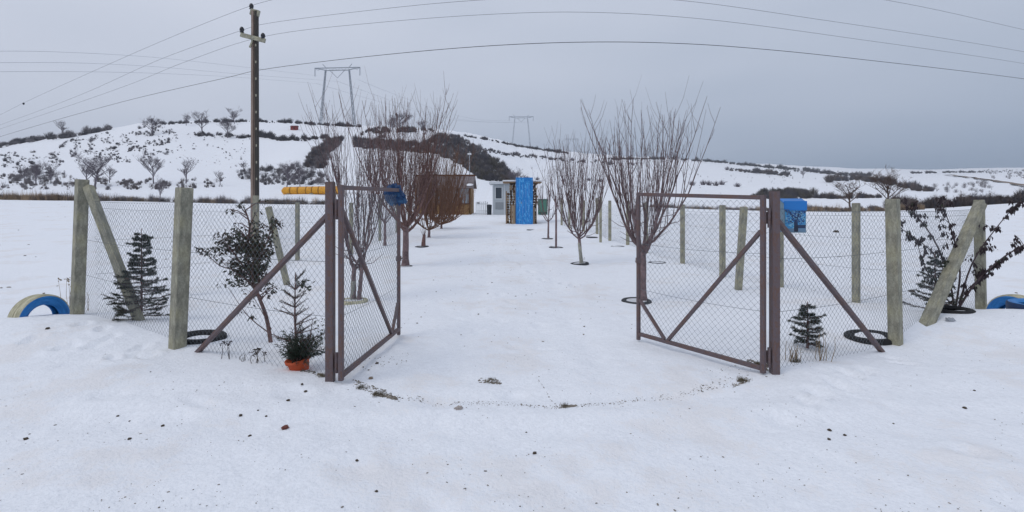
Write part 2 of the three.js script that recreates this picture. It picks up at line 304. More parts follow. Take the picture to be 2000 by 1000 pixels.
function gateLeaf(hx, hd, fx, fd, hTop, fTop, vAt, diagTop, shortTop, label) {
  const b0 = on(hx, hd), A = V(hx, 0, -hd), B = V(fx, 0, -fd), g = thing('gate_leaf', label, 'gate', b0);
  const q = (t, y) => V(lerp(A.x, B.x, t), y, lerp(A.z, B.z, t)), y0 = 0.075, dir = B.clone().sub(A).normalize(), nr = V(-dir.z, 0, dir.x);
  const w = 0.042, tp = (t) => lerp(hTop, fTop, t);
  part(g, 'hinge_stile', barR(q(0, y0 - 0.02), q(0, hTop), w, w, 0.005, nr), M.rust);
  part(g, 'free_stile', barR(q(1, y0 - 0.05), q(1, fTop), w * 0.9, w * 0.9, 0.005, nr), M.rust);
  const L = A.distanceTo(B), e = w * 0.5 / L;
  part(g, 'top_rail', barR(q(e, hTop - w / 2 - 0.002), q(1 - e, fTop - w / 2 - 0.002), w * 0.94, w, 0.005, V(0, 1, 0)), M.rust);
  part(g, 'bottom_rail', barR(q(e, y0 + w / 2), q(1 - e, y0 + w / 2), w * 0.94, w, 0.005, V(0, 1, 0)), M.rust);
  const off = nr.clone().multiplyScalar(0.003);
  part(g, 'diagonal_brace', barR(q(e, diagTop).add(off), q(vAt - 0.012, y0 + w).add(off), w * 0.8, w * 0.85, 0.004, nr), M.rust);
  part(g, 'diagonal_brace', barR(q(1 - e, shortTop).sub(off), q(vAt + 0.016, y0 + w).sub(off), w * 0.75, w * 0.8, 0.004, nr), M.rust);
  const a = q(0.015, y0), b = q(0.985, y0), t = chainLink(a.clone().setY(0), b.clone().setY(0), y0 + w, Math.min(hTop, fTop) - w, 0.034, 0.0017, 0);
  for (const h of [0.62, 1.15]) tensionWire(t, a.clone().setY(0), b.clone().setY(0), h, 0.0018);
  part(g, 'wire_mesh', t.build(), M.wire, 'stuff');
  const lt = new TB(); lt.tube([q(1, 0.95).addScaledVector(nr, 0.03), q(1.03, 0.95).addScaledVector(nr, 0.035), q(1.05, 0.93).addScaledVector(nr, 0.03)], 0.008, 6); lt.box(q(1, 0.95).x, 0.95, q(1, 0.95).z, 0.055, 0.06, 0.055);
  part(g, 'latch', lt.build(), M.rust);
  return g;
}
gateLeaf(-1.502, 4.50, -1.372, 6.2, 1.775, 1.80, 0.84, 1.545, 0.42, 'rusty chain link gate leaf swung inward, blue sheet tied at its corner');
gateLeaf(2.305, 4.70, 1.475, 5.97, 1.69, 1.745, 0.73, 1.36, 0.5, 'rusty chain link gate leaf swung inward near the blue mailbox side');

// ------------------------------------------------------------------ fences
function fence(name, label, pts, w0, opt = {}) {            // pts: [base point, post height or 0, lean]
  const g = thing('chain_link_fence', label, 'fence', pts[0][0]);
  for (let k = 0; k < pts.length; k++) {
    const [b, h, lean] = pts[k]; const nx = pts[Math.min(k + 1, pts.length - 1)][0], pv = pts[Math.max(0, k - 1)][0]; const dir = V(nx.x - pv.x, 0, nx.z - pv.z).normalize();
    if (h) concretePost(g, b, h, w0, opt.face ? V(...opt.face) : dir, lean);
    if (k < pts.length - 1) {
      const a = b.clone(), c = nx.clone(), mh = opt.mesh || 1.55, n = V(-dir.z, 0, dir.x).multiplyScalar(opt.off ?? (w0 / 2 + 0.01)); a.add(n); c.add(n);
      const t = chainLink(a, c, 0, mh, opt.cell || 0.035, opt.r || 0.0014); part(g, 'wire_mesh', t.build(), M.wire, 'stuff');
      const tw = new TB(); for (const h of opt.wires || [0.55, 1.05, mh]) tensionWire(tw, a, c, h, opt.wr || 0.002); part(g, 'tension_wire', tw.build(), M.wireDark);
    }
  }
  return g;
}
const FL1 = G(347, 684), FL2 = G(151, 622);
const fl = fence('', 'front chain link fence with concrete posts beside the leafless leafy shrub', [[gpL.clone().add(V(-0.05, 0, 0)), 0], [FL1, 1.76, V(0.075, 0, 0)], [FL2, 1.90, V(0.07, 0, 0)]], 0.135, { off: 0.075, mesh: 1.6 });
fl.userData.label = 'front chain link fence with concrete posts, left of the open gate';
{ const a = G(275, 637), t = FL2.clone().add(V(0.17, 1.80, 0.02)); part(fl, 'concrete_brace', barR(a.clone().add(V(0, -0.06, 0)), t, 0.1, 0.1, 0.01, V(0, 0, 1)), M.conc); }
const FR1 = G(1749, 673), FR2 = G(1916, 606);
const fr = fence('', 'front chain link fence with concrete posts, right of the mailbox', [[gpR.clone().add(V(0.05, 0, 0)), 0], [FR1, 1.66, V(-0.035, 0, 0)], [FR2, 1.66, V(-0.03, 0, 0)]], 0.118, { off: -0.07, mesh: 1.52 });
{ const a = G(1803, 652), t = FR2.clone().add(V(-0.1, 1.6, 0.1)); part(fr, 'concrete_brace', barR(a.clone().add(V(0, -0.08, 0)), t, 0.13, 0.11, 0.012, V(0, 0, 1)), M.conc); }
const sideL = [[353, 578, 1.7], [500, 548, 1.8], [581, 508, 1.62], [686, 494, 1.6], [742, 470, 1.6], [775, 455, 1.6], [798, 446, 1.6]].map(([px, py, h]) => [G(px, py), h]);
const fsl = fence('', 'chain link side fence running back behind the fruit trees, utility pole side', [[FL2.clone().add(V(0.1, 0, -0.12)), 0], ...sideL], 0.1, { cell: 0.05, r: 0.0016, mesh: 1.5 });
{ const a = G(561, 556), t = P(524, 404, 9.9); part(fsl, 'concrete_brace', barR(a, t, 0.1, 0.1, 0.01, V(0, 0, 1)), M.conc); }
const sideR = [[1672, 592, 1.62], [1523, 562, 1.6], [1411, 541, 1.58], [1333, 513, 1.6], [1262, 494, 1.6], [1226, 479, 1.6], [1191, 469, 1.6], [1166, 458, 1.6], [1140, 452, 1.5], [1112, 446, 1.5], [1097, 441, 1.5]].map(([px, py, h]) => [G(px, py), h]);
const fsr = fence('', 'chain link side fence running back past the mailbox to the sheds', [[FR2.clone().add(V(-0.1, 0, -0.1)), 0], ...sideR], 0.105, { cell: 0.05, r: 0.0016, mesh: 1.42 });
{ const a = G(1442, 566), t = P(1453, 404, 9.5); part(fsr, 'concrete_brace', barR(a, t, 0.11, 0.11, 0.01, V(0, 0, 1)), M.conc); }
for (const [px, py, h] of [[1173, 473, 1.75]]) { const b = G(px, py), g = part(thing('concrete_stake', 'single pale concrete stake standing before the side fence by the trees', 'stake', b), 'concrete_post', barR(b.clone().add(V(0, -0.1, 0)), b.clone().add(V(0, h, 0)), 0.09, 0.09, 0.01), M.conc); }

// ------------------------------------------------------------------ mailbox and blue sheet
{
  const d = 4.98, x0 = P(1548, 0, d).x, yb = EYE - 0.053 * d, w = 0.19, h = 0.32, dp = 0.12, g = thing('mailbox', 'blue metal mailbox with dark print hung on the fence beside the gate post', 'mailbox', V(x0, yb, -d));
  g.rotation.y = -0.16;
  const side = new THREE.Shape(); side.moveTo(-dp / 2, 0); side.lineTo(dp / 2, 0); side.lineTo(dp / 2, h * 0.86); side.lineTo(-dp / 2, h * 0.97); side.closePath();
  const eg = new THREE.ExtrudeGeometry(side, { depth: w, bevelEnabled: true, bevelSize: 0.004, bevelThickness: 0.004, bevelSegments: 2 }); eg.rotateY(-Math.PI / 2); eg.translate(w / 2, 0, 0);
  const mb = std({ color: 0x1272c0, roughness: 0.4 });
  local(g, 'body', eg, std({ color: 0x6f8c9e, roughness: 0.5 }));
  const lid = box(w + 0.016, 0.09, 0.012, 0.004); lid.translate(0, h * 0.8, dp / 2 + 0.012); const lm = local(g, 'flap', lid, mb);
  const cap = box(w + 0.02, 0.012, dp * 1.1, 0.004); cap.rotateX(0.3); cap.translate(0, h * 0.945, 0.002); local(g, 'lid', cap, mb);
  const cv = document.createElement('canvas'); cv.width = 256; cv.height = 320; const c = cv.getContext('2d'), r = rng(3);
  c.fillStyle = '#3a8fc4'; c.fillRect(0, 0, 256, 320);
  for (let k = 0; k < 90; k++) { c.fillStyle = ['#7fb2cc', '#2f7fb6', '#5fa3c6', '#1d5f9a'][k % 4]; c.fillRect(r() * 256, 60 + r() * 200, 10 + r() * 30, 8 + r() * 22); }
  c.fillStyle = '#12294d'; c.beginPath(); c.moveTo(0, 20); c.lineTo(60, 70); c.lineTo(110, 150); c.lineTo(118, 320); c.lineTo(166, 320); c.lineTo(158, 160); c.lineTo(200, 90); c.lineTo(256, 40); c.lineTo(256, 10); c.lineTo(180, 60); c.lineTo(140, 20); c.lineTo(100, 60); c.lineTo(40, 0); c.lineTo(0, 0); c.fill();
  for (let k = 0; k < 260; k++) { c.fillStyle = ['#16305c', '#2a6aa4', '#1f4f8a', '#6fa0bb'][k % 4]; c.fillRect(20 + r() * 215, r() * 190, 5 + r() * 18, 5 + r() * 18); }
  c.fillStyle = '#1a2f52'; c.fillRect(150, 220, 106, 50); c.fillStyle = '#5f7f9c'; c.fillRect(0, 272, 256, 48); c.fillStyle = '#0e1c36'; c.fillRect(112, 230, 52, 90);
  const tx = new THREE.CanvasTexture(cv); tx.colorSpace = THREE.SRGBColorSpace;
  const fg = new THREE.PlaneGeometry(w - 0.006, h * 0.66); fg.translate(0, h * 0.35, dp / 2 + 0.0075); local(g, 'front_print', fg, std({ map: tx, roughness: 0.45 }));
  const t = new TB(); t.bar(V(-w / 2 - 0.01, h * 0.7, -dp / 2 - 0.012), V(w / 2 + 0.01, h * 0.7, -dp / 2 - 0.012), 0.02, 0.006); t.tube([V(-w / 2, h * 0.7, -dp / 2 - 0.01), V(-0.2, h * 0.6, -dp / 2 - 0.01), V(-0.24, h * 0.45, -dp / 2)], 0.006, 5); local(g, 'hanger', t.build(), M.wireDark);
}
{ // crumpled plastic sheet tied at the free corner of the gate leaf
  const g0 = new THREE.IcosahedronGeometry(1, 14), p = g0.attributes.position; const v = V();
  for (let i = 0; i < p.count; i++) { v.fromBufferAttribute(p, i); const f = 1 - Math.abs(n3(v.x * 1.5, v.y * 1.5, v.z * 1.5 + 3)), k = 0.72 + 0.42 * f * f + 0.16 * n3(v.x * 4, v.y * 4, v.z * 4); const flap = Math.max(0, v.x) * Math.max(0, -v.y + 0.2) * 0.75; p.setXYZ(i, v.x * k * 0.105 + flap * 0.14, v.y * k * 0.115 - flap * 0.05, v.z * k * 0.08); }
  g0.computeVertexNormals(); const c = P(769, 379, 6.2);
  const o = thing('plastic_sheet', 'crumpled dark blue plastic sheet tied to the gate leaf corner', 'plastic sheet', c);
  local(o, 'bundle', g0, std({ color: 0x183f6b, roughness: 0.4 }));
  const t = new TB(); const q = []; for (let k = 0; k < 14; k++) { const a = k / 13 * 6.283; q.push(V(-0.03 + Math.cos(a) * 0.045, 0.03 + Math.sin(a) * 0.07, 0.035 * Math.sin(a * 2))); } t.tube(q, 0.012, 6);
  t.quad(V(0.06, -0.02, 0.03), V(0.16, -0.06, 0.05), V(0.15, -0.12, 0.04), V(0.05, -0.09, 0.05)); t.quad(V(-0.04, -0.06, 0.04), V(0.02, -0.07, 0.05), V(0.0, -0.15, 0.05), V(-0.05, -0.13, 0.03)); t.quad(V(0.02, 0.05, 0.05), V(0.09, 0.0, 0.06), V(0.08, -0.04, 0.07), V(0.02, 0.0, 0.06));
  local(o, 'loose_flap', t.build(), std({ color: 0x25557f, roughness: 0.4 }));
}

// ------------------------------------------------------------------ tyres
function tyreProfile(R, w) {                               // half sections: tread and side walls
  const r0 = R * 0.58; return { tread: [[R * 0.93, -w / 2], [R * 0.985, -w * 0.43], [R, -w * 0.3], [R, -w * 0.13], [R * 0.975, -w * 0.11], [R * 0.975, -w * 0.07], [R, -w * 0.05], [R, w * 0.05], [R * 0.975, w * 0.07], [R * 0.975, w * 0.11], [R, w * 0.13], [R, w * 0.3], [R * 0.985, w * 0.43], [R * 0.93, w / 2]], wall: (s) => [[R * 0.93, s * w / 2], [R * 0.84, s * w * 0.535], [R * 0.74, s * w * 0.5], [R * 0.65, s * w * 0.4], [r0, s * w * 0.33], [R * 0.6, s * w * 0.24], [R * 0.72, s * w * 0.3], [R * 0.84, s * w * 0.34]] };
}
function makeTyre(label, R, w, mTread, mWall, position, group, fill) {
  const g = thing('car_tyre', label, 'tyre', position, group), pr = tyreProfile(R, w), L = (a) => new THREE.LatheGeometry(a.map(([x, y]) => new THREE.Vector2(x, y)), 40);
  local(g, 'tread', L(pr.tread), mTread); for (const s of [-1, 1]) local(g, 'side_wall', L(pr.wall(s)), mWall);
  if (fill) { const sg = new THREE.CylinderGeometry(R * 0.66, R * 0.66, w * 0.5, 28, 1); sg.translate(0, w * fill, 0); local(g, 'snow_fill', sg, M.snow); } return g;
}
{
  const a = on(-6.5, 7.05), t1 = makeTyre('half buried blue tyre with cream tread beside the corner fence post', 0.34, 0.2, M.creamP, M.blueP, a); t1.rotation.set(Math.PI / 2 - 0.06, 0, -1.32); t1.position.y = a.y - 0.05; 
  const b = on(7.18, 7.3), t2 = makeTyre('half buried blue tyre with cream tread by the far corner post brace', 0.33, 0.2, M.creamP, M.blueP, b); t2.rotation.set(Math.PI / 2 - 0.06, 0, 1.3); t2.position.y = b.y - 0.1;
  const c = on(7.02, 6.85), t3 = makeTyre('dark blue painted tyre lying flat in snow at the right edge', 0.3, 0.17, std({ color: 0x17335a, roughness: 0.6 }), M.blueP, c); t3.position.y = c.y + 0.02; t3.rotation.z = 0.05;
  const d = G(392, 668), t4 = makeTyre('black tyre lying in snow behind the second concrete post', 0.27, 0.17, M.rubber, M.rubber, d); t4.position.y = d.y - 0.045; t4.rotation.z = -0.04;
  const e = G(1700, 662), t5 = makeTyre('black tyre lying in snow behind the diagonal brace and mailbox fence', 0.27, 0.17, M.rubber, M.rubber, e); t5.position.y = e.y - 0.05; t5.rotation.z = 0.05;
  const f = G(1858, 634), t6 = makeTyre('black tyre nearly covered by snow under the drooping shrub', 0.25, 0.15, M.rubber, M.rubber, f); t6.position.y = f.y - 0.04;
}
const ring = makeTyre('pale snow dusted tyre ring round the forked tree at the gate', 0.235, 0.15, M.creamP, M.creamP, G(691, 588), null, 0.2); ring.position.y -= 0.035;
const rings = [[1132, 514, 'black tyre ring round the whitewashed tree left of the big vase tree'], [1086, 484, 'dark tyre ring round the bare stake along the drive'], [1069, 466, 'dark tyre ring round the small sapling in front of the blue door'], [1284, 511, 'black empty tyre ring behind the right gate leaf'], [1156, 463, 'far tyre ring under the side fence posts'], [1038, 449, 'far tyre ring nearest the blue door'], [1206, 482, 'faint tyre ring sunk beside the side fence'], [1243, 587, 'pale tyre ring round the big vase shaped tree'], [824, 481, 'far tyre ring round the small stump on the drive edge'], [791, 520, 'dark tyre ring round the thick trunked tree']];
const rubberGrey = std({ color: 0x3a3d42, bumpMap: rep(grain, 6), bumpScale: 0.002 });
const ring2 = makeTyre(rings[0][2], 0.25, 0.15, rubberGrey, rubberGrey, G(rings[0][0], rings[0][1]), null, 0.2); ring2.position.y -= 0.04; ring2.rotation.z = 0.07;
rings.slice(1).forEach(([px, py, lb], k) => { const p = G(px, py); p.y -= 0.045 + (k % 3) * 0.012; const c = copyOf(ring2, p, k * 1.3, [px === 791 ? 0.8 : 1, 1], lb); c.rotation.z = ((k * 37) % 7 - 3) * 0.015; });

// ------------------------------------------------------------------ young fruit trees, bare
function shoot(t, r, a, dir, len, r0, twigs, sides = 4) {
  const n = 4, pts = [a.clone()], rad = [r0]; const d = dir.clone().normalize(); const p = a.clone();
  for (let k = 1; k <= n; k++) { d.x += (r() - 0.5) * 0.16; d.z += (r() - 0.5) * 0.16; d.y += 0.09; d.normalize(); p.addScaledVector(d, len / n); pts.push(p.clone()); rad.push(lerp(r0, r0 * 0.3, k / n)); }
  t.tube(pts, rad, sides);
  for (let k = 0; k < twigs; k++) { const q = 0.25 + r() * 0.7, i = Math.min(n - 1, Math.floor(q * n)), f = q * n - i, o = pts[i].clone().lerp(pts[i + 1], f), an = r() * 6.283, dd = V(Math.cos(an) * 0.55, 0.9, Math.sin(an) * 0.55).normalize(), l = len * (0.12 + r() * 0.28); t.tube([o, o.clone().addScaledVector(dd, l * 0.5), o.clone().addScaledVector(dd.clone().add(V(0, 0.25, 0)).normalize(), l)], [r0 * 0.42, r0 * 0.34, r0 * 0.2], 3); }
}
function fruitTree(label, base, o) {
  const r = rng(o.seed), g = thing('bare_fruit_tree', label, 'tree', base);
  const tt = new TB(), lean = V(o.lean || 0, 0, 0), top = V((o.lean || 0) * o.trunkH, o.trunkH, 0);
  const flare = (q) => o.r * (q < 0.12 ? 1.35 - q * 2.5 : lerp(1.05, 0.82, q));
  const pts = [], rad = []; for (let k = -1; k <= 6; k++) { const q = k / 6; pts.push(V(top.x * q + (r() - 0.5) * 0.012, o.trunkH * q, (r() - 0.5) * 0.012)); rad.push(flare(Math.max(0, q))); } tt.tube(pts, rad, 9);
  if (o.second) { const p2 = [], r2 = []; for (let k = -1; k <= 6; k++) { const q = k / 6; p2.push(V(o.second + top.x * q * 0.3 + 0.05 * q, o.trunkH * q, 0.02)); r2.push(flare(Math.max(0, q)) * 0.85); } tt.tube(p2, r2, 9); }
  local(g, 'trunk', tt.build(), M.bark);
  if (o.wash) { const wt = new TB(), wp = [], wr = []; for (let k = 0; k <= 5; k++) { const q = k / 5 * o.wash; wp.push(pts[1].clone().lerp(pts[7], q)); wr.push(flare(q) * 1.05 + 0.002); } wt.tube(wp, wr, 9); local(g, 'whitewash', wt.build(), std({ map: rep(concMap, 2), color: 0xf2f2f2 })); }
  for (let k = 0; k < o.limbs; k++) {
    const t = new TB(), an = k / o.limbs * 6.283 + (r() - 0.5) * 0.7, sp = o.spread * (0.55 + r() * 0.5), c = V(Math.cos(an), 0, Math.sin(an)), rise = o.h * (0.22 + r() * 0.16);
    const y0 = o.trunkH * (0.8 + r() * 0.19), s0 = V(top.x * y0 / o.trunkH + (o.second && k % 2 ? o.second : 0), y0, 0), lp = [], lr = [], N = 6;
    for (let q = 0; q <= N; q++) { const f = q / N; lp.push(s0.clone().add(c.clone().multiplyScalar(sp * Math.pow(f, 0.85))).add(V((r() - 0.5) * 0.03, rise * Math.pow(f, 1.25), (r() - 0.5) * 0.03))); lr.push(lerp(o.r * 0.46, o.r * 0.16, f)); }
    t.tube(lp, lr, 6);
    const ns = Math.round(o.shoots * (0.8 + r() * 0.4));
    for (let s = 0; s < ns; s++) {
      const f = 0.12 + 0.88 * Math.pow((s + r() * 0.6) / ns, 0.8), i = Math.min(N - 1, Math.floor(f * N)), a = lp[i].clone().lerp(lp[i + 1], f * N - i);
      const out = c.clone().multiplyScalar(o.fan * (0.15 + r() * 0.6)).add(V((r() - 0.5) * 0.42, 1, (r() - 0.5) * 0.42)); const len = Math.max(0.25, (o.h - a.y) * (0.45 + 0.55 * r()) * (1 - 0.12 * f));
      shoot(t, r, a, out, len, o.sr * (0.7 + 0.5 * r()), o.twigs);
    }
    shoot(t, r, lp[N], c.clone().multiplyScalar(0.45).add(V(0, 1, 0)), Math.max(0.3, (o.h - lp[N].y) * (0.6 + 0.4 * r())), lr[N] * 0.9, o.twigs);
    for (let s = 0; s < (o.low || 1); s++) { const a = lp[1 + Math.floor(r() * 3)], aa = r() * 6.283; t.tube([a.clone(), a.clone().add(V(Math.cos(aa) * 0.16, 0.03, Math.sin(aa) * 0.16)), a.clone().add(V(Math.cos(aa) * 0.34, 0.1 + r() * 0.12, Math.sin(aa) * 0.34))], [o.sr * 0.9, o.sr * 0.7, o.sr * 0.35], 4); }
    local(g, 'limb', t.build(), o.mat || M.bark);
  }
  return g;
}
fruitTree('bare forked fruit tree seen through the left gate leaf', G(690, 586), { seed: 21, h: 3.6, trunkH: 0.62, r: 0.042, second: 0.1, lean: 0.02, limbs: 7, spread: 0.62, shoots: 10, fan: 0.25, sr: 0.0072, twigs: 3, low: 2, wash: 0.55 });
fruitTree('tall bare fruit tree with thick dark trunk right of the blue plastic sheet', G(792, 519), { seed: 37, h: 4.6, trunkH: 1.05, r: 0.085, lean: 0.01, limbs: 8, spread: 0.95, shoots: 13, fan: 0.24, sr: 0.0092, twigs: 4, low: 1, mat: M.barkRed });
fruitTree('large vase shaped bare fruit tree standing at the free edge of the right gate leaf', G(1256, 586), { seed: 45, h: 3.5, trunkH: 0.95, r: 0.058, limbs: 9, spread: 0.8, shoots: 12, fan: 0.45, sr: 0.0068, twigs: 3, low: 2 });
fruitTree('bare fruit tree with whitewashed trunk in the black tyre ring, mid drive', G(1136, 514), { seed: 52, h: 3.75, trunkH: 0.82, r: 0.045, lean: -0.1, wash: 0.7, limbs: 8, spread: 0.85, shoots: 12, fan: 0.35, sr: 0.0085, twigs: 3, low: 2 });
fruitTree('small thin bare sapling in front of the blue door', G(1071, 465), { seed: 61, h: 3.0, trunkH: 0.75, r: 0.04, limbs: 5, spread: 0.7, shoots: 5, fan: 0.35, sr: 0.012, twigs: 2 });
fruitTree('bare bronze coloured fruit tree standing before the wooden cabin', G(838, 463), { seed: 173, h: 4.3, trunkH: 0.35, r: 0.06, limbs: 11, spread: 1.5, shoots: 13, fan: 0.4, sr: 0.015, twigs: 6, low: 4, mat: std({ color: 0x6a4f41 }) });
fruitTree('bare bronze coloured bush closest to the cabin windows', G(862, 447), { seed: 74, h: 2.6, trunkH: 0.25, r: 0.06, limbs: 12, spread: 1.5, shoots: 13, fan: 0.55, sr: 0.017, twigs: 6, low: 4, mat: std({ color: 0x74533f }) });
fruitTree('thin tall bare fruit tree behind the dark trunked one, left side of the drive', G(752, 480), { seed: 81, h: 5.0, trunkH: 0.9, r: 0.05, limbs: 6, spread: 0.8, shoots: 10, fan: 0.25, sr: 0.009, twigs: 3 });
{ const b = G(1086, 484), t = new TB(); t.tube([b.clone().add(V(0, -0.1, 0)), b.clone().add(V(0.005, 0.9, 0)), b.clone().add(V(-0.01, 1.78, 0))], [0.036, 0.034, 0.03], 8); const g = thing('wooden_stake', 'grey upright wooden stake standing in a tyre ring along the drive', 'stake', b); part(g, 'stake', t.build(), M.bark); const tt = new TB(); tt.tube([b.clone().add(V(-0.045, 1.3, 0.0)), b.clone().add(V(0, 1.3, 0.047)), b.clone().add(V(0.045, 1.32, 0)), b.clone().add(V(0, 1.3, -0.047)), b.clone().add(V(-0.045, 1.3, 0))], 0.008, 5); part(g, 'tie', tt.build(), M.wireDark); }
{ const b = G(827, 480), t = new TB(); t.tube([b.clone().add(V(0, -0.1, 0)), b.clone().add(V(0, 0.12, 0)), b.clone().add(V(0.03, 0.42, 0))], [0.09, 0.075, 0.05], 9); const g = thing('tree_stump', 'short dark cut stump inside the far tyre ring', 'stump', b); part(g, 'stump', t.build(), M.barkRed); const tt = new TB(), r = rng(8); for (let k = 0; k < 7; k++) shoot(tt, r, b.clone().add(V(0.02, 0.3, 0)), V(r() - 0.5, 0.7, r() - 0.5), 0.35, 0.008, 2); part(g, 'shoots', tt.build(), M.barkRed); }

// ------------------------------------------------------------------ conifers and shrubs along the fence
function needles(t, r, a, b, n, len, w) {
  const d = b.clone().sub(a), dn = d.clone().normalize(), x = V(0, 1, 0).cross(dn).normalize(), y = dn.clone().cross(x);
  for (let k = 0; k < n; k++) { const o = a.clone().addScaledVector(d, (k + r()) / n), an = r() * 6.283, s = x.clone().multiplyScalar(Math.cos(an)).addScaledVector(y, Math.sin(an)), tip = o.clone().addScaledVector(s, len * 0.8).addScaledVector(dn, len * 0.6); const q = dn.clone().multiplyScalar(w); t.tri(o.clone().add(q), o.clone().sub(q), tip); }
}
function spruce(name, label, base, o) {
  const r = rng(o.seed), g = thing(name, label, 'spruce', base), st = new TB(), nd = new TB();
  st.tube([V(0, -0.05, 0), V(0.005, o.h * 0.5, 0), V(0, o.h, 0)], [0.018, 0.011, 0.004], 7); needles(nd, r, V(0, o.h * 0.45, 0), V(0, o.h, 0), o.leader || 60, 0.028, 0.002);
  for (let y = o.y0 || 0.06; y < o.h * 0.93; y += o.step) {
    const f = 1 - y / o.h, n = o.whorl;
    for (let k = 0; k < n; k++) {
      const an = k / n * 6.283 + r() * 0.8, L = o.rad * (o.prof ? o.prof(f) : Math.pow(f, 0.8)) * (0.65 + r() * 0.5); if (L < 0.04 || r() < (o.miss || 0)) continue; const up = o.up ?? 0.18;
      const yj = y + (r() - 0.5) * o.step * 1.1, uj = up + (r() - 0.5) * 0.5, c = V(Math.cos(an), 0, Math.sin(an)), a = V(0, yj, 0), m = c.clone().multiplyScalar(L * 0.55).add(V(0, yj + L * (uj * 0.3) - 0.01, 0)), b = c.clone().multiplyScalar(L).add(V((r() - 0.5) * 0.05, yj + L * uj, (r() - 0.5) * 0.05));
      st.tube([a, m, b], [0.006, 0.0045, 0.002], 4); needles(nd, r, a.clone().lerp(m, 0.15), m, Math.round(o.dens * 0.9), 0.03, 0.0038); needles(nd, r, m, b, Math.round(o.dens * 0.9), 0.03, 0.0038);
      for (let s = 0; s < o.sub; s++) { const q = 0.3 + 0.65 * r(), oo = q < 0.55 ? a.clone().lerp(m, q / 0.55) : m.clone().lerp(b, (q - 0.55) / 0.45), sd = (s & 1 ? 1 : -1), sv = V(-c.z * sd, 0, c.x * sd).multiplyScalar(0.75).add(c.clone().multiplyScalar(0.7)).add(V(0, (r() - 0.4) * 0.4, 0)).normalize(), e = oo.clone().addScaledVector(sv, L * (0.25 + 0.3 * r()) * (1.1 - q)+0.02); st.tube([oo, e], [0.0035, 0.0015], 3); needles(nd, r, oo, e, Math.round(o.dens * 0.8), 0.028, 0.0038); }
    }
  }
  local(g, 'trunk', st.build(), M.barkRed); local(g, 'needles', nd.build(), M.needle, 'stuff'); return g;
}
spruce('spruce_sapling', 'dark green spruce sapling behind the leaning concrete brace', G(276, 634), { seed: 4, h: 1.22, rad: 0.4, step: 0.07, whorl: 7, dens: 46, sub: 5, miss: 0.1, prof: (f) => f > 0.5 ? Math.min(1.05, 0.3 + f * 0.8) : 0.16 + 0.7 * f });
spruce('spruce_sapling', 'small green spruce sapling in snow below the mailbox', G(1577, 680), { seed: 6, h: 0.52, rad: 0.17, step: 0.055, whorl: 6, dens: 36, sub: 3, up: 0.1, prof: (f) => f > 0.3 ? 1 - 0.3 * Math.abs(f - 0.6) : 0.4 });
spruce('spruce_sapling', 'dark spruce sapling half hidden behind the thick leaning brace', G(1826, 628), { seed: 9, h: 0.78, rad: 0.36, step: 0.09, whorl: 6, dens: 40, sub: 4, up: 0.25 });
{
  const b = G(586, 727), g = thing('potted_fir', 'sparse fir growing in an orange clay pot at the fence', 'potted plant', b);
  const pot = new THREE.LatheGeometry([[0.085, -0.05], [0.1, 0.0], [0.118, 0.1], [0.135, 0.105], [0.137, 0.14], [0.12, 0.142], [0.1, 0.09], [0, 0.085]].map(([x, y]) => new THREE.Vector2(x, y)), 28); pot.scale(0.85, 0.8, 0.85); pot.rotateZ(0.18); pot.rotateX(0.12); const pm = local(g, 'pot', pot, M.clay);
  const r = rng(14), st = new TB(), nd = new TB(), lf = new TB();
  st.tube([V(-0.03, 0.06, 0), V(-0.05, 0.5, 0), V(-0.045, 0.93, 0)], [0.013, 0.009, 0.003], 7);
  for (let y = 0.25; y < 0.86; y += 0.085) for (let k = 0; k < 6; k++) { const an = r() * 6.283, L = 0.2 * (1.05 - y) + 0.06, c = V(Math.cos(an), 0, Math.sin(an)), a = V(-0.045, y, 0), e = a.clone().addScaledVector(c, L * (0.7 + r() * 0.5)).add(V(0, 0.05 + r() * 0.06, 0)); st.tube([a, e], [0.005, 0.002], 4); needles(nd, r, a, e, 30, 0.024, 0.003); }
  for (let k = 0; k < 95; k++) { const an = r() * 6.283, rr = Math.sqrt(r()) * 0.2, a = V(Math.cos(an) * 0.03, 0.09, Math.sin(an) * 0.03), e = V(Math.cos(an) * rr * 1.15 + (r() < 0.2 ? 0.1 : 0), 0.1 + r() * 0.36 * (1 - rr * 1.6), Math.sin(an) * rr); st.tube([a, a.clone().lerp(e, 0.5).add(V(0, 0.04, 0)), e], [0.004, 0.003, 0.0015], 3); needles(nd, r, a.clone().lerp(e, 0.2), e, 40, 0.035, 0.0045); }
  const leaf = (c, s) => { const a = V(r() - 0.5, r() - 0.5, r() - 0.5).normalize(), q = V(r() - 0.5, r() - 0.5, r() - 0.5).cross(a).normalize(); lf.quad(c.clone().addScaledVector(a, -s), c.clone().addScaledVector(q, s * 0.5), c.clone().addScaledVector(a, s), c.clone().addScaledVector(q, -s * 0.5)); };
  for (let k = 0; k < 46; k++) leaf(V(0.055 + (r() - 0.5) * 0.13, 0.8 + (r() - 0.5) * 0.11, (r() - 0.5) * 0.1), 0.022);
  for (let k = 0; k < 40; k++) leaf(V(0.13 + r() * 0.16, 0.2 + r() * 0.28, (r() - 0.5) * 0.12), 0.018);
  st.tube([V(-0.045, 0.62, 0), V(0.02, 0.7, 0), V(0.06, 0.82, 0)], [0.005, 0.004, 0.002], 4); st.tube([V(0.03, 0.1, 0), V(0.14, 0.3, 0), V(0.27, 0.36, 0)], [0.005, 0.004, 0.002], 4); st.tube([V(0.03, 0.1, 0), V(0.1, 0.3, 0), V(0.12, 0.48, 0)], [0.006, 0.005, 0.002], 4);
  local(g, 'stems', st.build(), M.barkRed); local(g, 'needles', nd.build(), M.needle, 'stuff'); local(g, 'leaves', lf.build(), M.leafGreen, 'stuff');
}
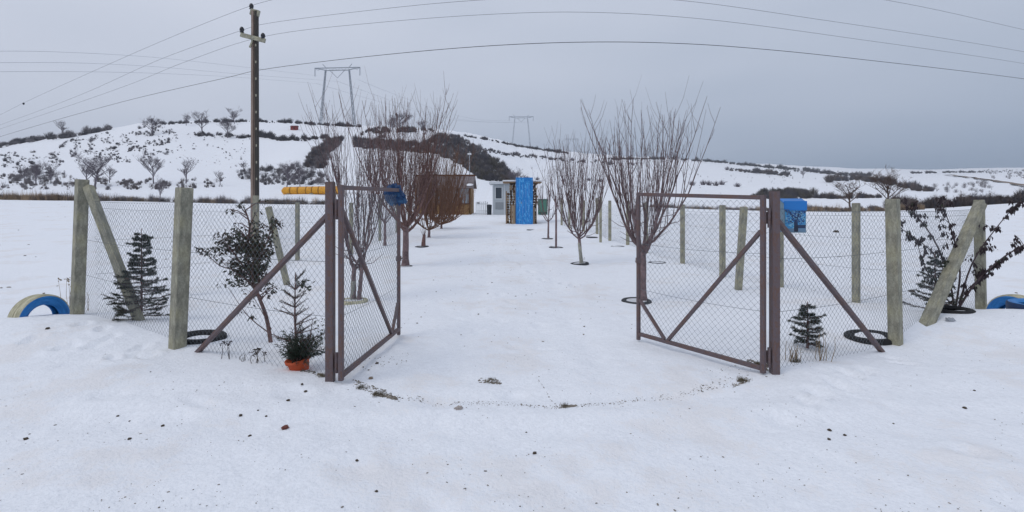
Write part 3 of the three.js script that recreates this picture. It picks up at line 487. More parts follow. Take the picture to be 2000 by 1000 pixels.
function dryShrub(name, label, base, o) {                   // o.stems: list of polylines in local metres with radii; leaves hang around o.clumps
  const r = rng(o.seed), g = thing(name, label, 'shrub', base), st = new TB(), lv = new TB(), lg = new TB(); const anchors = [];
  for (const s of o.stems) { const cv = new THREE.CatmullRomCurve3(s.p.map(q => V(...q))), pts = cv.getPoints(14); st.tube(pts, pts.map((_, k) => lerp(s.r, s.r * (s.e ?? 0.3), k / 14)), 6); if (s.t) for (let k = 0; k < s.t; k++) { const a = cv.getPoint(0.3 + 0.7 * r()), an = r() * 6.283, L = s.l * (0.5 + r() * 0.7), e = a.clone().add(V(Math.cos(an) * L, (0.25 + r() * 0.7) * L, Math.sin(an) * L * 0.6)); st.tube([a, a.clone().lerp(e, 0.5).add(V(0, 0.02, 0)), e], [s.r * 0.3, s.r * 0.22, 0.002], 4); anchors.push([a.clone().lerp(e, 0.6), e]); } if (s.hang) for (let k = 0; k < s.hang; k++) anchors.push([cv.getPoint(0.35 + 0.65 * r()), null]); }
  const leaf = (c, s, droop, tb) => { const an = r() * 6.283, dn = V(Math.cos(an) * (1 - droop), droop ? -droop : (r() - 0.5), Math.sin(an) * (1 - droop)).normalize(), q = V(-Math.sin(an), (r() - 0.5) * 0.6, Math.cos(an)).cross(dn).normalize(), m = c.clone().addScaledVector(dn, s), f = dn.clone().cross(q).multiplyScalar(s * 0.25); tb.quad(c, m.clone().addScaledVector(q, s * 0.42).add(f), c.clone().addScaledVector(dn, s * 2), m.clone().addScaledVector(q, -s * 0.42).add(f)); };
  for (const [a, e] of anchors) { const n = Math.round(o.perTwig * (0.5 + r())); for (let k = 0; k < n; k++) { const c = e ? a.clone().lerp(e, r() * 1.1) : a.clone(); c.add(V((r() - 0.5) * o.sp, (r() - 0.5) * o.sp, (r() - 0.5) * o.sp)); leaf(c, o.leaf * (0.6 + r() * 0.6), o.droop * (0.7 + 0.3 * r()), r() < o.green ? lg : lv); } }
  for (const [x, y, z, rad, n] of o.clumps || []) for (let k = 0; k < n; k++) { const v = V(r() - 0.5, r() - 0.5, r() - 0.5).normalize().multiplyScalar(rad * Math.pow(r(), 0.45)); leaf(V(x, y, z).add(V(v.x, v.y, v.z * 0.7)), o.leaf * (0.6 + r() * 0.6), o.droop * r(), r() < o.green ? lg : lv); }
  local(g, 'stems', st.build(), o.mat || M.barkRed); local(g, 'dry_leaves', lv.build(), o.leafMat || M.leafDry, 'stuff'); if (lg.tris) local(g, 'green_leaves', lg.build(), M.leafGreen, 'stuff'); return g;
}
dryShrub('leafy_shrub', 'leafy brown green shrub behind the gate post brace, half dry', G(530, 672), { seed: 17, leaf: 0.025, droop: 0.6, green: 0.45, perTwig: 8, sp: 0.06,
  stems: [{ p: [[0, -0.05, 0], [-0.06, 0.3, 0], [-0.17, 0.62, 0.02], [-0.28, 1.0, 0], [-0.25, 1.35, 0], [-0.3, 1.52, 0]], r: 0.024, t: 46, l: 0.25 }, { p: [[-0.14, 0.6, 0], [-0.12, 0.95, 0.05], [-0.02, 1.2, 0.03], [0.0, 1.36, 0.0]], r: 0.012, t: 24, l: 0.16 }, { p: [[-0.12, 0.52, 0], [-0.4, 0.8, -0.04], [-0.62, 0.88, -0.04], [-0.78, 1.05, 0]], r: 0.01, t: 20, l: 0.14 }, { p: [[-0.2, 0.7, 0], [-0.42, 1.05, 0.05], [-0.56, 1.22, 0.05]], r: 0.01, t: 20, l: 0.14 }, { p: [[-0.02, 0.1, 0], [-0.25, 0.3, 0.02], [-0.48, 0.62, 0.02]], r: 0.007, t: 4, l: 0.12 }, { p: [[0, 0.15, 0], [-0.1, 0.4, 0.06], [-0.22, 0.6, 0.06]], r: 0.006, t: 3, l: 0.1 }],
  clumps: [[-0.22, 0.98, 0, 0.22, 520], [-0.12, 1.1, 0, 0.16, 280], [-0.34, 0.78, 0, 0.16, 230], [-0.3, 1.15, 0, 0.15, 200], [-0.14, 0.78, 0, 0.14, 220], [-0.45, 1.1, 0, 0.1, 70]] });
dryShrub('drooping_shrub', 'bare arching shrub with drooping dark leaves at the right corner post', G(1866, 622), { seed: 19, leaf: 0.034, droop: 0.92, green: 0.06, perTwig: 8, sp: 0.05, mat: std({ color: 0x4b3f42 }), leafMat: M.leafDark,
  stems: [{ p: [[0, -0.05, 0], [-0.1, 0.5, 0], [-0.3, 1.0, 0], [-0.62, 1.42, 0], [-0.72, 1.5, 0]], r: 0.014, t: 16, l: 0.16, hang: 10 }, { p: [[0, 0, 0], [0.02, 0.6, 0.05], [-0.1, 1.15, 0.05], [-0.25, 1.6, 0.02]], r: 0.014, t: 16, l: 0.16, hang: 10 }, { p: [[0.02, 0, 0], [0.2, 0.35, 0.05], [0.55, 0.7, 0.05], [0.95, 0.95, 0.05], [1.3, 1.02, 0.02]], r: 0.016, t: 12, l: 0.16, hang: 30 }, { p: [[0.05, 0.1, 0], [0.3, 0.7, -0.05], [0.62, 1.2, -0.02], [0.9, 1.55, 0]], r: 0.012, t: 10, l: 0.14, hang: 16 }, { p: [[0, 0.05, 0], [-0.28, 0.3, 0.05], [-0.5, 0.7, 0.05], [-0.56, 1.05, 0]], r: 0.01, t: 8, l: 0.16, hang: 8 }, { p: [[0.02, 0, 0], [0.1, 0.25, 0.03], [0.33, 0.5, 0.03], [0.36, 0.62, 0.03]], r: 0.01, t: 10, l: 0.12, hang: 12 }, { p: [[0, 0.3, 0], [-0.35, 0.85, 0], [-0.75, 1.15, 0], [-0.95, 1.3, 0]], r: 0.008, t: 6, l: 0.1, hang: 12 }] });
{ // weeds poking out of the snow
  const weed = (label, p, h, n, seed, seedHead, mat) => { const r = rng(seed), t = new TB(); for (let k = 0; k < n; k++) { const a = V((r() - 0.5) * 0.12, -0.03, (r() - 0.5) * 0.1), l = h * (0.5 + r() * 0.5), e = a.clone().add(V((r() - 0.5) * 0.22 * l, l, (r() - 0.5) * 0.2 * l)); t.tube([a, a.clone().lerp(e, 0.6).add(V((r() - 0.5) * 0.05, 0, 0)), e], [0.004, 0.003, 0.0018], 4); if (seedHead) for (let q = 0; q < 9; q++) { const c = e.clone().add(V((r() - 0.5) * 0.05, (r() - 0.5) * 0.05, (r() - 0.5) * 0.05)); t.tri(c, c.clone().add(V(0.016, 0.01, 0)), c.clone().add(V(0.004, 0.02, 0.014))); } } solo('dry_weed', t.build(), mat, label, 'weed', null, null, p); };
  weed('thin dry weed stalks standing behind the blue corner tyre', on(-6.35, 7.6), 0.36, 7, 1, false, M.straw);
  weed('tall bent dry weed stalks left of the corner post', on(-6.38, 7.35), 0.8, 4, 2, true, M.straw);
  weed('dry weed with round dark seed head by the black tyre', G(438, 708), 0.24, 3, 3, true, M.leafDark);
  weed('short dry weed tuft at the fence foot mid way to the pot', G(506, 716), 0.16, 5, 4, true, M.leafDry);
  weed('dry weed tuft just left of the clay pot', G(472, 712), 0.12, 5, 5, false, M.leafDry);
  weed('thin bare weed stems right of the small spruce sapling', G(1608, 706), 0.34, 8, 6, false, M.straw);
  weed('tangle of dry stems at the foot of the mailbox gate post', G(1550, 712), 0.22, 16, 7, false, M.straw);
}

// ------------------------------------------------------------------ utility pole and overhead wires
const poleD = 25;
{
  const b = G(498, 466), d = -b.z, X = (px) => (px - 1000) / FPX * d, Y = (py) => EYE + (HZ - py) / FPX * d; const x = b.x, z = b.z;
  const g = thing('utility_pole', 'tall brown power pole with one crossarm and three insulators', 'utility pole', b);
  const t = new TB(), w0 = 0.26, w1 = 0.18, n = 8, top = Y(22);   // two flanges with a recessed dark web between them
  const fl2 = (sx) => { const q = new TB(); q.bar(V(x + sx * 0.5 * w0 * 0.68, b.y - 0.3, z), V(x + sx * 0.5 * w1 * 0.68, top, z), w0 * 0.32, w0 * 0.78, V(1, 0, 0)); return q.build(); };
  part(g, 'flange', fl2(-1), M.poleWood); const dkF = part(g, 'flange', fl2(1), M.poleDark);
  const web = new TB(); web.bar(V(x, b.y - 0.3, z), V(x, top - 0.02, z), w0 * 0.4, w0 * 0.4, V(1, 0, 0)); part(g, 'web', web.build(), M.poleWood);
  for (let k = 0; k < 9; k++) { const q = new TB(); const yy = lerp(b.y + 2.4, top - 1.4, k / 8); q.box(x + lerp(0.12, 0.085, k / 8), yy, z + 0.119, 0.05, 0.09, 0.012); part(dkF, 'rung_hole', q.build(), M.conc); }
  const arm = new TB(); arm.bar(V(X(474), Y(70), z + 0.14), V(X(521), Y(82), z + 0.14), 0.1, 0.16); part(g, 'crossarm', arm.build(), M.conc);
  const tb = new TB(); tb.bar(V(X(490), Y(23), z), V(X(506), Y(27), z), 0.14, 0.24); part(g, 'top_bracket', tb.build(), M.conc);
  const st = new TB(); st.bar(V(X(491), Y(95), z + 0.14), V(X(497), Y(80), z + 0.14), 0.05, 0.05); part(g, 'arm_stay', st.build(), M.conc);
  for (const [px, py] of [[491, 22], [476, 70], [517, 82]]) { const q = new TB(), c = V(X(px), Y(py), z + (px === 491 ? 0 : 0.14)); q.tube([c, c.clone().add(V(0, 0.07, 0)), c.clone().add(V(0, 0.09, 0)), c.clone().add(V(0, 0.15, 0)), c.clone().add(V(0, 0.17, 0)), c.clone().add(V(0, 0.25, 0)), c.clone().add(V(0, 0.31, 0))], [0.03, 0.03, 0.085, 0.06, 0.09, 0.08, 0.04], 10); part(g, 'insulator', q.build(), M.insul); }
}
const wireMat = std({ color: 0x50565e, roughness: 0.6 }), cableMat = std({ color: 0x2f3338, roughness: 0.7 }), farWire = std({ color: 0x8a929c, roughness: 0.6 });
function wire(label, pts, r, mat) { const c = new THREE.CatmullRomCurve3(pts.map(p => P(...p)), false, 'centripetal'), t = new TB(); t.tube(c.getPoints(110), r, 5); return solo('overhead_wire', t.build(), mat, label, 'wire'); }
wire('thin power wire from the very top insulator of the brown pole', [[-260, 318, 74], [-120, 272, 60], [0, 224, 48], [46, 201, 45], [200, 131, 35], [350, 66, 29], [491, 11, 25], [530, 0, 24.3], [700, -40, 22], [1000, -68, 19.5], [1300, -58, 20], [1730, 0, 24], [2000, 58, 29], [2300, 128, 38]], 0.0075, wireMat);
wire('thin power wire from the left crossarm insulator of the brown pole', [[-260, 325, 76], [-120, 285, 62], [0, 244, 50], [160, 184, 38], [320, 113, 30], [476, 58, 25], [505, 49, 24.6], [750, 17, 22], [940, 0, 20], [1140, -8, 19.5], [1320, 0, 20.5], [1600, 38, 23], [2000, 101, 30], [2300, 160, 40]], 0.0075, wireMat);
wire('thin power wire from the right crossarm insulator of the brown pole', [[-260, 328, 78], [-120, 292, 64], [0, 252, 52], [250, 166, 34], [367, 119, 29], [517, 71, 25], [750, 43, 22], [1000, 26, 20], [1150, 24, 20], [1350, 35, 21], [1700, 80, 25], [2000, 124, 31], [2300, 175, 41]], 0.0075, wireMat);
wire('thicker dark cable crossing the brown pole below its crossarm', [[-260, 345, 72], [-120, 308, 60], [0, 267, 46], [250, 196, 33], [450, 150, 26.4], [500, 138, 24.8], [750, 107, 20], [1000, 87, 17], [1180, 82, 17], [1350, 86, 18], [1500, 97, 19], [1700, 118, 22], [2000, 154, 28], [2300, 200, 38]], 0.011, cableMat);
{ const g = new THREE.SphereGeometry(0.1, 14, 10); g.scale(0.8, 1, 0.8); const c = new THREE.CylinderGeometry(0.02, 0.02, 0.22, 8); solo('wire_marker', mergeGeometries([g.toNonIndexed(), c.toNonIndexed()]), M.insul, 'small dark weight hanging on the topmost wire at far left', 'wire marker', null, null, P(46, 202.5, 45)); }

// pylons: portal towers with two splayed lattice legs
function pylon(label, base, H, turn, mat, detail) {
  const g = thing('power_pylon', label, 'pylon', base); g.rotation.y = turn;
  const s = H / 34, br = 0.13 * s, leg = (sx) => { const t = new TB(), bx = sx * 9.6 * s, tx = sx * 6.6 * s, wb = 1.1 * s, wt = 0.55 * s, N = detail ? 11 : 5; const c = (q, i, j) => V(lerp(bx, tx, q) + i * lerp(wb, wt, q) * 0.5, H * 0.9 * q, j * lerp(wb, wt, q) * 0.5); for (const [i, j] of [[-1, -1], [1, -1], [1, 1], [-1, 1]]) t.tube([c(0, i, j), c(1, i, j)], br, 4); for (let k = 0; k < N; k++) { const a = k / N, b2 = (k + 1) / N; for (const j of [-1, 1]) { t.tube([c(a, k & 1 ? -1 : 1, j), c(b2, k & 1 ? 1 : -1, j)], br * 0.7, 3); t.tube([c(a, j, k & 1 ? -1 : 1), c(b2, j, k & 1 ? 1 : -1)], br * 0.7, 3); } } return t.build(); };
  local(g, 'leg', leg(-1), mat); local(g, 'leg', leg(1), mat);
  const bm = new TB(), y0 = H * 0.9, y1 = H * 0.94, X = 12.6 * s; for (const y of [y0, y1]) for (const z of [-0.5 * s, 0.5 * s]) bm.tube([V(-X, y1, z), V(-6 * s, y, z), V(6 * s, y, z), V(X, y1, z)], br, 4); const N = detail ? 14 : 6; for (let k = 0; k < N; k++) bm.tube([V(lerp(-X, X, k / N), k & 1 ? y0 : y1, 0), V(lerp(-X, X, (k + 1) / N), k & 1 ? y1 : y0, 0)], br * 0.7, 3); local(g, 'crossbeam', bm.build(), mat);
  for (const sx of [-1, 1]) { const t = new TB(); t.tube([V(sx * 6.4 * s, y1, 0), V(sx * 8.2 * s, H, 0)], br * 1.3, 4); local(g, 'earth_peak', t.build(), mat); const q = new TB(); q.tube([V(sx * X, y1, 0), V(sx * X, y1 - 4.4 * s, 0)], br * 1.8, 5); local(g, 'insulator_string', q.build(), mat); }
  const q = new TB(); q.tube([V(-4.2 * s, y0, 0), V(0, y0 - 4.2 * s, 0), V(4.2 * s, y0, 0)], br * 1.3, 5); local(g, 'insulator_string', q.build(), mat);
  return g;
}
const py1 = G(659, 244, 200); py1.copy(on(P(659, 0, 300).x, 300)); const py1H = EYE + (HZ - 125) / FPX * 300 - py1.y;
pylon('big portal power pylon on the hill crest behind the forked tree', py1, py1H, -0.08, M.steelGrey, true);
const py2 = on(P(1018, 0, 620).x, 620); pylon('second portal pylon on the ridge behind the blue door', py2, EYE + (HZ - 224) / FPX * 620 - py2.y, 0.0, M.steelGrey, false);
const py3 = on(P(1117, 0, 1000).x, 1000); pylon('smallest farthest pylon behind the whitewashed tree crown', py3, EYE + (HZ - 269) / FPX * 1000 - py3.y, 0, M.steelGrey, false);
wire('upper high voltage wire from the big pylon to the left edge', [[-260, 112, 80], [0, 100, 108], [150, 103, 135], [300, 112, 170], [450, 128, 215], [620, 148, 300]], 0.034, farWire);
wire('middle high voltage wire from the big pylon to the left edge', [[-260, 128, 80], [0, 122.5, 108], [150, 123, 135], [300, 130, 170], [450, 143, 215], [660, 159, 300]], 0.034, farWire);
wire('lower high voltage wire from the big pylon to the left edge', [[-260, 142, 80], [0, 140, 108], [150, 140, 135], [300, 143, 170], [450, 150, 215], [618, 163, 300]], 0.034, farWire);
wire('upper high voltage wire between the big and second pylon', [[700, 156, 300], [760, 180, 350], [850, 213, 430], [930, 233, 520], [1000, 236, 620]], 0.06, farWire);
wire('middle high voltage wire between the big and second pylon', [[660, 159, 300], [740, 188, 350], [830, 219, 430], [920, 236, 520], [1018, 240, 620]], 0.06, farWire);
wire('lower high voltage wire between the big and second pylon', [[618, 163, 300], [700, 187, 350], [800, 214, 430], [900, 236, 520], [1036, 239, 620]], 0.06, farWire);

// ------------------------------------------------------------------ cabin, booth, firewood stack, blue door and yard things
{
  const b = G(880, 419), d = -b.z, X = (px) => (px - 1000) / FPX * d, Y = (py) => EYE + (HZ - py) / FPX * d; const z = -d, g = thing('wooden_cabin', 'low wooden cabin with grey sloping roof and row of glazed windows', 'cabin', V(X(870), b.y, z));
  const x0 = X(812), x1 = X(918), yb = b.y - 0.25, ye = Y(367), D = 3.4, mW = std({ map: rep(fbmTex(256, [[4, 1], [40, 1], [90, 0.6]], v => { const a = (v - 0.5) * 90; return [132 + a, 104 + a, 70 + a].map(q => clamp(q, 0, 255)); }, true), 1, 1) }), mB = std({ color: 0x5a3d30 }), mR = std({ map: rep(fbmTex(256, [[6, 1], [30, 0.8], [120, 1]], v => { const a = (v - 0.5) * 70; return [120 + a, 113 + a, 116 + a]; }, true), 1) });
  const bx = (n, m, cx, cy, cz, w, h, dd) => part(g, n, box(w, h, dd, 0.01).translate(cx, cy, cz), m);
  bx('wall', mW, (x0 + x1) / 2, (yb + ye) / 2, z - D, x1 - x0, ye - yb, 0.12); for (const s of [x0, x1]) bx('wall', mW, s, (yb + ye) / 2, z - D / 2 - 0.03, 0.12, ye - yb, D - 0.18);
  const sill = Y(399); const np = 7; for (let k = 0; k < np; k++) { const bw = (x1 - x0 - 0.16) / np; for (let q = 0; q < 5; q++) { const hh = (sill - yb) / 5; bx('plank', mW, x0 + 0.08 + bw * (k + 0.5), yb + hh * (q + 0.5), z + (q & 1) * 0.004, bw - 0.006, hh - 0.008, 0.05); } }
  bx('sill', mB, (x0 + x1) / 2, sill + 0.03, z + 0.03, x1 - x0 + 0.1, 0.07, 0.16);
  for (let k = 0; k <= 5; k++) bx('post', mB, lerp(x0 + 0.05, x1 - 0.05, k / 5), (sill + ye) / 2 + 0.03, z + 0.01, 0.09, ye - sill - 0.07, 0.1);
  for (let k = 0; k < 5; k++) { const xa = lerp(x0 + 0.05, x1 - 0.05, k / 5) + 0.06, xb = lerp(x0 + 0.05, x1 - 0.05, (k + 1) / 5) - 0.06; const wn = bx('window', new THREE.MeshPhysicalMaterial({ color: 0x8f979e, roughness: 0.08, metalness: 0.1 }), (xa + xb) / 2, (sill + ye) / 2 + 0.03, z - 0.01, xb - xa, ye - sill - 0.09, 0.02); }
  bx('beam', mB, (x0 + x1) / 2, ye, z + 0.04, x1 - x0 + 0.35, 0.11, 0.14);
  const r = new TB(), rt = Y(344) + 0.1, e = 0.3; const A = V(x0 - e, ye + 0.04, z + 0.45), B = V(x1 + e, ye + 0.04, z + 0.45), C = V(x1 + e, rt, z - 1.6), Dd = V(x0 - e, rt, z - 1.6), E = V(x1 + e, ye + 0.04, z - D - 0.4), F2 = V(x0 - e, ye + 0.04, z - D - 0.4); r.quad(A, B, C, Dd); r.quad(Dd, C, E, F2); const dn = V(0, -0.09, 0); r.quad(A.clone().add(dn), B.clone().add(dn), B, A); r.quad(B.clone().add(dn), C.clone().add(dn), C, B); r.quad(C.clone().add(dn), E.clone().add(dn), E, C); r.tri(V(x1 + 0.06, ye, z), V(x1 + 0.06, ye, z - D), V(x1 + 0.06, rt - 0.2, z - 1.6));
  const rf = part(g, 'roof', r.build(), mR); 
  for (let k = 0; k < 26; k++) { const xx = lerp(x0 - e, x1 + e, (k + 0.5) / 26), t = new TB(); t.bar(V(xx, ye + 0.055, z + 0.45), V(xx, rt + 0.015, z - 1.6), 0.03, 0.025, V(1, 0, 0)); part(rf, 'roof_seam', t.build(), mR); }
  const rd = new TB(); rd.bar(V(x0 - e, rt + 0.02, z - 1.6), V(x1 + e, rt + 0.02, z - 1.6), 0.12, 0.2); part(rf, 'ridge_cap', rd.build(), mB);
  const sn = new THREE.SphereGeometry(0.4, 16, 8); sn.scale(0.75, 0.16, 0.5); sn.rotateX(0.5); sn.translate(x1 - 0.02, ye + 0.24, z + 0.2); part(g, 'snow_patch', sn, M.snow);
}
{
  const b = G(980, 420), d = -b.z, X = (px) => (px - 1000) / FPX * d, Y = (py) => EYE + (HZ - py) / FPX * d, z = -d, g = thing('grey_booth', 'pale grey prefab booth with dark window left of the firewood stack', 'booth', V(X(980), b.y, z)); const mG = std({ color: 0xa9b0b5, roughness: 0.6 }), mF = std({ color: 0xc3c8cc, roughness: 0.5 });
  const bx = (n, m, cx, cy, cz, w, h, dd) => part(g, n, box(w, h, dd, 0.01).translate(cx, cy, cz), m); const x0 = X(962), x1 = X(1012), y0 = b.y - 0.2, y1 = Y(360), W = x1 - x0;
  bx('body', mG, (x0 + x1) / 2, (y0 + y1) / 2, z - 1, W, y1 - y0, 2); bx('roof', mF, (x0 + x1) / 2, y1 + 0.09, z - 0.95, W + 0.5, 0.16, 2.5); const rs = new THREE.BoxGeometry(W + 0.36, 0.05, 2.3); rs.translate((x0 + x1) / 2, y1 + 0.19, z - 0.95); part(g, 'roof_snow', rs, M.snow);
  const fr2 = bx('window_frame', mF, X(974), Y(377), z + 0.02, 0.6, 0.98, 0.05); part(fr2, 'pane', box(0.46, 0.84, 0.03, 0.004).translate(X(974), Y(377), z + 0.035), M.glassDark);
  bx('lower_panel', std({ color: 0x868c91 }), X(976), Y(402), z + 0.012, 0.66, 0.55, 0.03); for (const px of [963, 985, 998]) bx('corner_trim', mF, X(px), (y0 + y1) / 2, z + 0.015, 0.08, y1 - y0 - 0.02, 0.04);
}
{
  const b = G(1024, 437), d = -b.z, X = (px) => (px - 1000) / FPX * d, Y = (py) => EYE + (HZ - py) / FPX * d, z = -d;
  const g = thing('firewood_stack', 'tall stack of brown firewood and offcuts around the blue door', 'firewood', V(X(1018), b.y, z)), r = rng(91), woods = [0x6b5642, 0x85705a, 0x5a4636, 0x9a8770, 0x473b32].map(c => std({ color: c }));
  const geoms = [0, 1, 2].map(k => { const q = new THREE.CylinderGeometry(1, 1, 1, 7 + k, 1); q.rotateX(Math.PI / 2); return q; });
  const xs0 = X(989), xs1 = X(1049), D0 = 1.1;
  let yy = b.y; while (yy < b.y + 2.35) { const rr = 0.075 + r() * 0.02; for (let x = xs0 + rr; x < xs1; x += rr * 2.05) { const topH = b.y + (x < X(994) ? 1.75 : 2.35) + r() * 0.1; if (yy > topH) continue; if (x > X(1011) && x < X(1037)) continue; const m = local(g, 'log', geoms[Math.floor(r() * 3)], woods[Math.floor(r() * 5)]); const s = rr * (0.82 + r() * 0.25); m.scale.set(s, s * (0.85 + r() * 0.25), D0 + r() * 0.15); m.rotation.z = r() * 3; m.position.set(x - X(1018) + (r() - 0.5) * 0.03, yy + rr - b.y, -D0 / 2 - 0.12 + (r() - 0.5) * 0.16); } yy += rr * 1.8; }
  for (const [px, w, h, c] of [[989, 0.07, 2.0, 1], [1003.5, 0.16, 1.15, 3], [1007, 0.07, 2.3, 1], [1042.5, 0.1, 1.05, 3], [1047, 0.06, 2.1, 4], [999, 0.09, 1.2, 1]]) part(g, 'upright_board', box(w, h, 0.05, 0.006).translate(X(px), b.y + h / 2 - 0.06, z + 0.06 + c * 0.012), woods[c]);
  const sh = box(2.3, 0.06, 1.5, 0.01); sh.translate(X(1020), b.y + 2.46, z - 0.72); part(g, 'roof_board', sh, woods[1]); const sn = box(2.34, 0.1, 1.5, 0.04); sn.translate(X(1020), b.y + 2.545, z - 0.74); part(g, 'snow_cap', sn, M.snow);
  const dg = thing('blue_door', 'tall bright blue weathered door panel standing before the firewood stack', 'door', V(X(1024), b.y, z)), yt = Y(346), hh = yt - b.y; const np = 5, pw = 0.9 / np;
  for (let k = 0; k < np; k++) { const pg = box(pw - 0.004, hh, 0.035, 0.004).translate(X(1024) - 0.45 + pw * (k + 0.5), b.y + hh / 2 - 0.03, z + 0.22 + (k & 1) * 0.003), uv = pg.attributes.uv; for (let i = 0; i < uv.count; i++) uv.setXY(i, uv.getX(i) * 0.16 + k * 0.23, uv.getY(i) * 0.9 + k * 0.31); part(dg, 'plank', pg, M.blueDoor); }
  for (const y of [0.35, 1.5, hh - 0.2]) part(dg, 'batten', box(0.86, 0.1, 0.03, 0.004).translate(X(1024), b.y + y, z + 0.185), M.blueDoor);
  for (const s of [-1, 1]) part(dg, 'frame', box(0.05, hh, 0.06, 0.005).translate(X(1024) + s * 0.48, b.y + hh / 2 - 0.03, z + 0.2), M.blueDoor); part(dg, 'handle', box(0.03, 0.12, 0.04, 0.005).translate(X(1018), b.y + 1.25, z + 0.26), M.steelGrey);
}
{
  const b = G(1060, 419), d = -b.z, X = (px) => (px - 1000) / FPX * d, z = -d, g = thing('green_cabinet', 'small dark green metal cabinet right of the firewood stack', 'cabinet', b), m = std({ color: 0x2e5a4f, roughness: 0.6 });
  part(g, 'body', box(0.7, 1.15, 0.5, 0.02).translate(b.x, b.y + 0.6, z), m); for (const s of [-1, 1]) part(g, 'door', box(0.3, 0.9, 0.03, 0.006).translate(b.x + s * 0.16, b.y + 0.66, z + 0.262), std({ color: 0x4b7a6c, roughness: 0.5 })); part(g, 'snow_cap', box(0.74, 0.07, 0.52, 0.03).translate(b.x, b.y + 1.21, z), M.snow);
}
{
  const b = G(941, 420), d = -b.z, X = (px) => (px - 1000) / FPX * d, z = -d, g = thing('white_garden_gate', 'low white picket gate between the cabin and grey booth', 'gate', b), m = std({ color: 0xd5d9dc, roughness: 0.6 });
  for (let k = 0; k < 7; k++) part(g, 'picket', box(0.075, 1.05 + (k % 3) * 0.05, 0.03, 0.006).translate(lerp(X(930), X(952), k / 6), b.y + 0.5, z), m); for (const y of [0.3, 0.85]) part(g, 'rail', box(X(953) - X(929), 0.07, 0.04, 0.006).translate(X(941), b.y + y, z - 0.037), m); part(g, 'latch', box(0.2, 0.07, 0.05, 0.006).translate(X(934), b.y + 0.93, z + 0.045), M.insul);
  const c = on(X(956), d - 0.4), q = thing('dark_bin', 'dark grey bin standing between white gate and booth', 'bin', c); const bg = new THREE.CylinderGeometry(0.2, 0.17, 0.75, 16); bg.translate(c.x, c.y + 0.36, c.z); part(q, 'body', bg, std({ color: 0x30363d })); const lg = new THREE.SphereGeometry(0.215, 16, 8, 0, 6.283, 0, 1.57); lg.scale(1, 0.4, 1); lg.translate(c.x, c.y + 0.735, c.z); part(q, 'lid', lg, std({ color: 0x3b424a }));
}
{
  const d = 46, b = on(P(917, 0, d).x, d), top = P(917, 302, d), g = thing('yard_lamp_post', 'slim pole with small pale lamp head rising behind the cabin', 'lamp post', b), t = new TB(); t.tube([b.clone().add(V(0, -0.2, 0)), top], [0.05, 0.035], 8); part(g, 'pole', t.build(), M.steelGrey); const l = box(0.34, 0.14, 0.22, 0.03); l.translate(top.x, top.y + 0.05, top.z + 0.05); part(g, 'lamp_head', l, std({ color: 0xdfe3e6 }));
}
{ // yellow pipe beyond the field
  const a = G(549, 380, 80), d = -a.z, rr = 0.0078 * d, X = (px) => (px - 1000) / FPX * d; const c = V(X(549) + rr, a.y + rr * 0.9, a.z), e = V(X(671) - rr, EYE + (HZ - 371) / FPX * d, a.z); const g = thing('yellow_pipe', 'long bright yellow pipe with brown bands beyond the side fence', 'pipe', c.clone());
  const t = new TB(), n = 26, pts = [], rad = []; for (let k = 0; k <= 4; k++) { pts.push(c.clone().lerp(e, 0).add(V(-rr * (1 - k / 4), 0, 0))); rad.push(rr * Math.sin(k / 4 * 1.57) + 0.001); } pts.push(e.clone()); rad.push(rr); for (let k = 1; k <= 4; k++) { pts.push(e.clone().add(V(rr * k / 4, 0, 0))); rad.push(rr * Math.cos(k / 4 * 1.57) + 0.001); } t.tube(pts, rad, 18); const shl = part(g, 'shell', t.build(), std({ map: rep(fbmTex(256, [[5, 1], [20, 0.9], [70, 0.7]], (v, r) => { const k = sstep(0.55, 0.72, r[1] * 0.6 + r[2] * 0.4), w = (v - 0.5) * 30; return [222 + w - k * 50, 160 + w - k * 50, 30 + w]; }, true), 0.4), roughness: 0.5 }));
  for (const f of [0.1, 0.24, 0.39, 0.5, 0.62, 0.76, 0.9]) { const q = new TB(), p = c.clone().lerp(e, f), p2 = p.clone().add(V(rr * 0.3, 0, 0)); q.tube([p, p2], rr * 1.03, 18); part(shl, 'band', q.build(), std({ color: 0xa06f28 })); }
  for (const f of [0.08, 0.5, 0.92]) { const p = c.clone().lerp(e, f), gy = hgt(p.x, -p.z), q = new TB(); q.box(p.x, (gy - 0.2 + p.y - rr * 0.7) / 2, p.z, rr * 0.8, Math.max(0.1, p.y - rr * 0.7 - gy + 0.2), rr * 1.6); part(g, 'support_block', q.build(), M.conc); }
}
{ const b = G(575, 253, 200), d = -b.z, g = thing('red_hut', 'tiny red hut high on the snowy hillside', 'hut', b), w = 0.012 * d, h = 0.0055 * d; part(g, 'wall', box(w, h * 1.3, w * 0.7, 0.02).translate(b.x, b.y + h * 0.35, b.z), std({ color: 0x7d3a38 })); const r = new TB(); r.quad(V(b.x - w * 0.58, b.y + h * 0.98, b.z + w * 0.45), V(b.x + w * 0.58, b.y + h * 0.98, b.z + w * 0.45), V(b.x + w * 0.58, b.y + h * 1.4, b.z), V(b.x - w * 0.58, b.y + h * 1.4, b.z)); r.quad(V(b.x - w * 0.58, b.y + h * 1.4, b.z), V(b.x + w * 0.58, b.y + h * 1.4, b.z), V(b.x + w * 0.58, b.y + h * 0.98, b.z - w * 0.45), V(b.x - w * 0.58, b.y + h * 0.98, b.z - w * 0.45)); part(g, 'roof', r.build(), std({ color: 0x6e3433 })); part(g, 'door', box(w * 0.22, h * 0.7, 0.06, 0.01).translate(b.x + w * 0.1, b.y + h * 0.35, b.z + w * 0.36), std({ color: 0x4a2c2a })); }

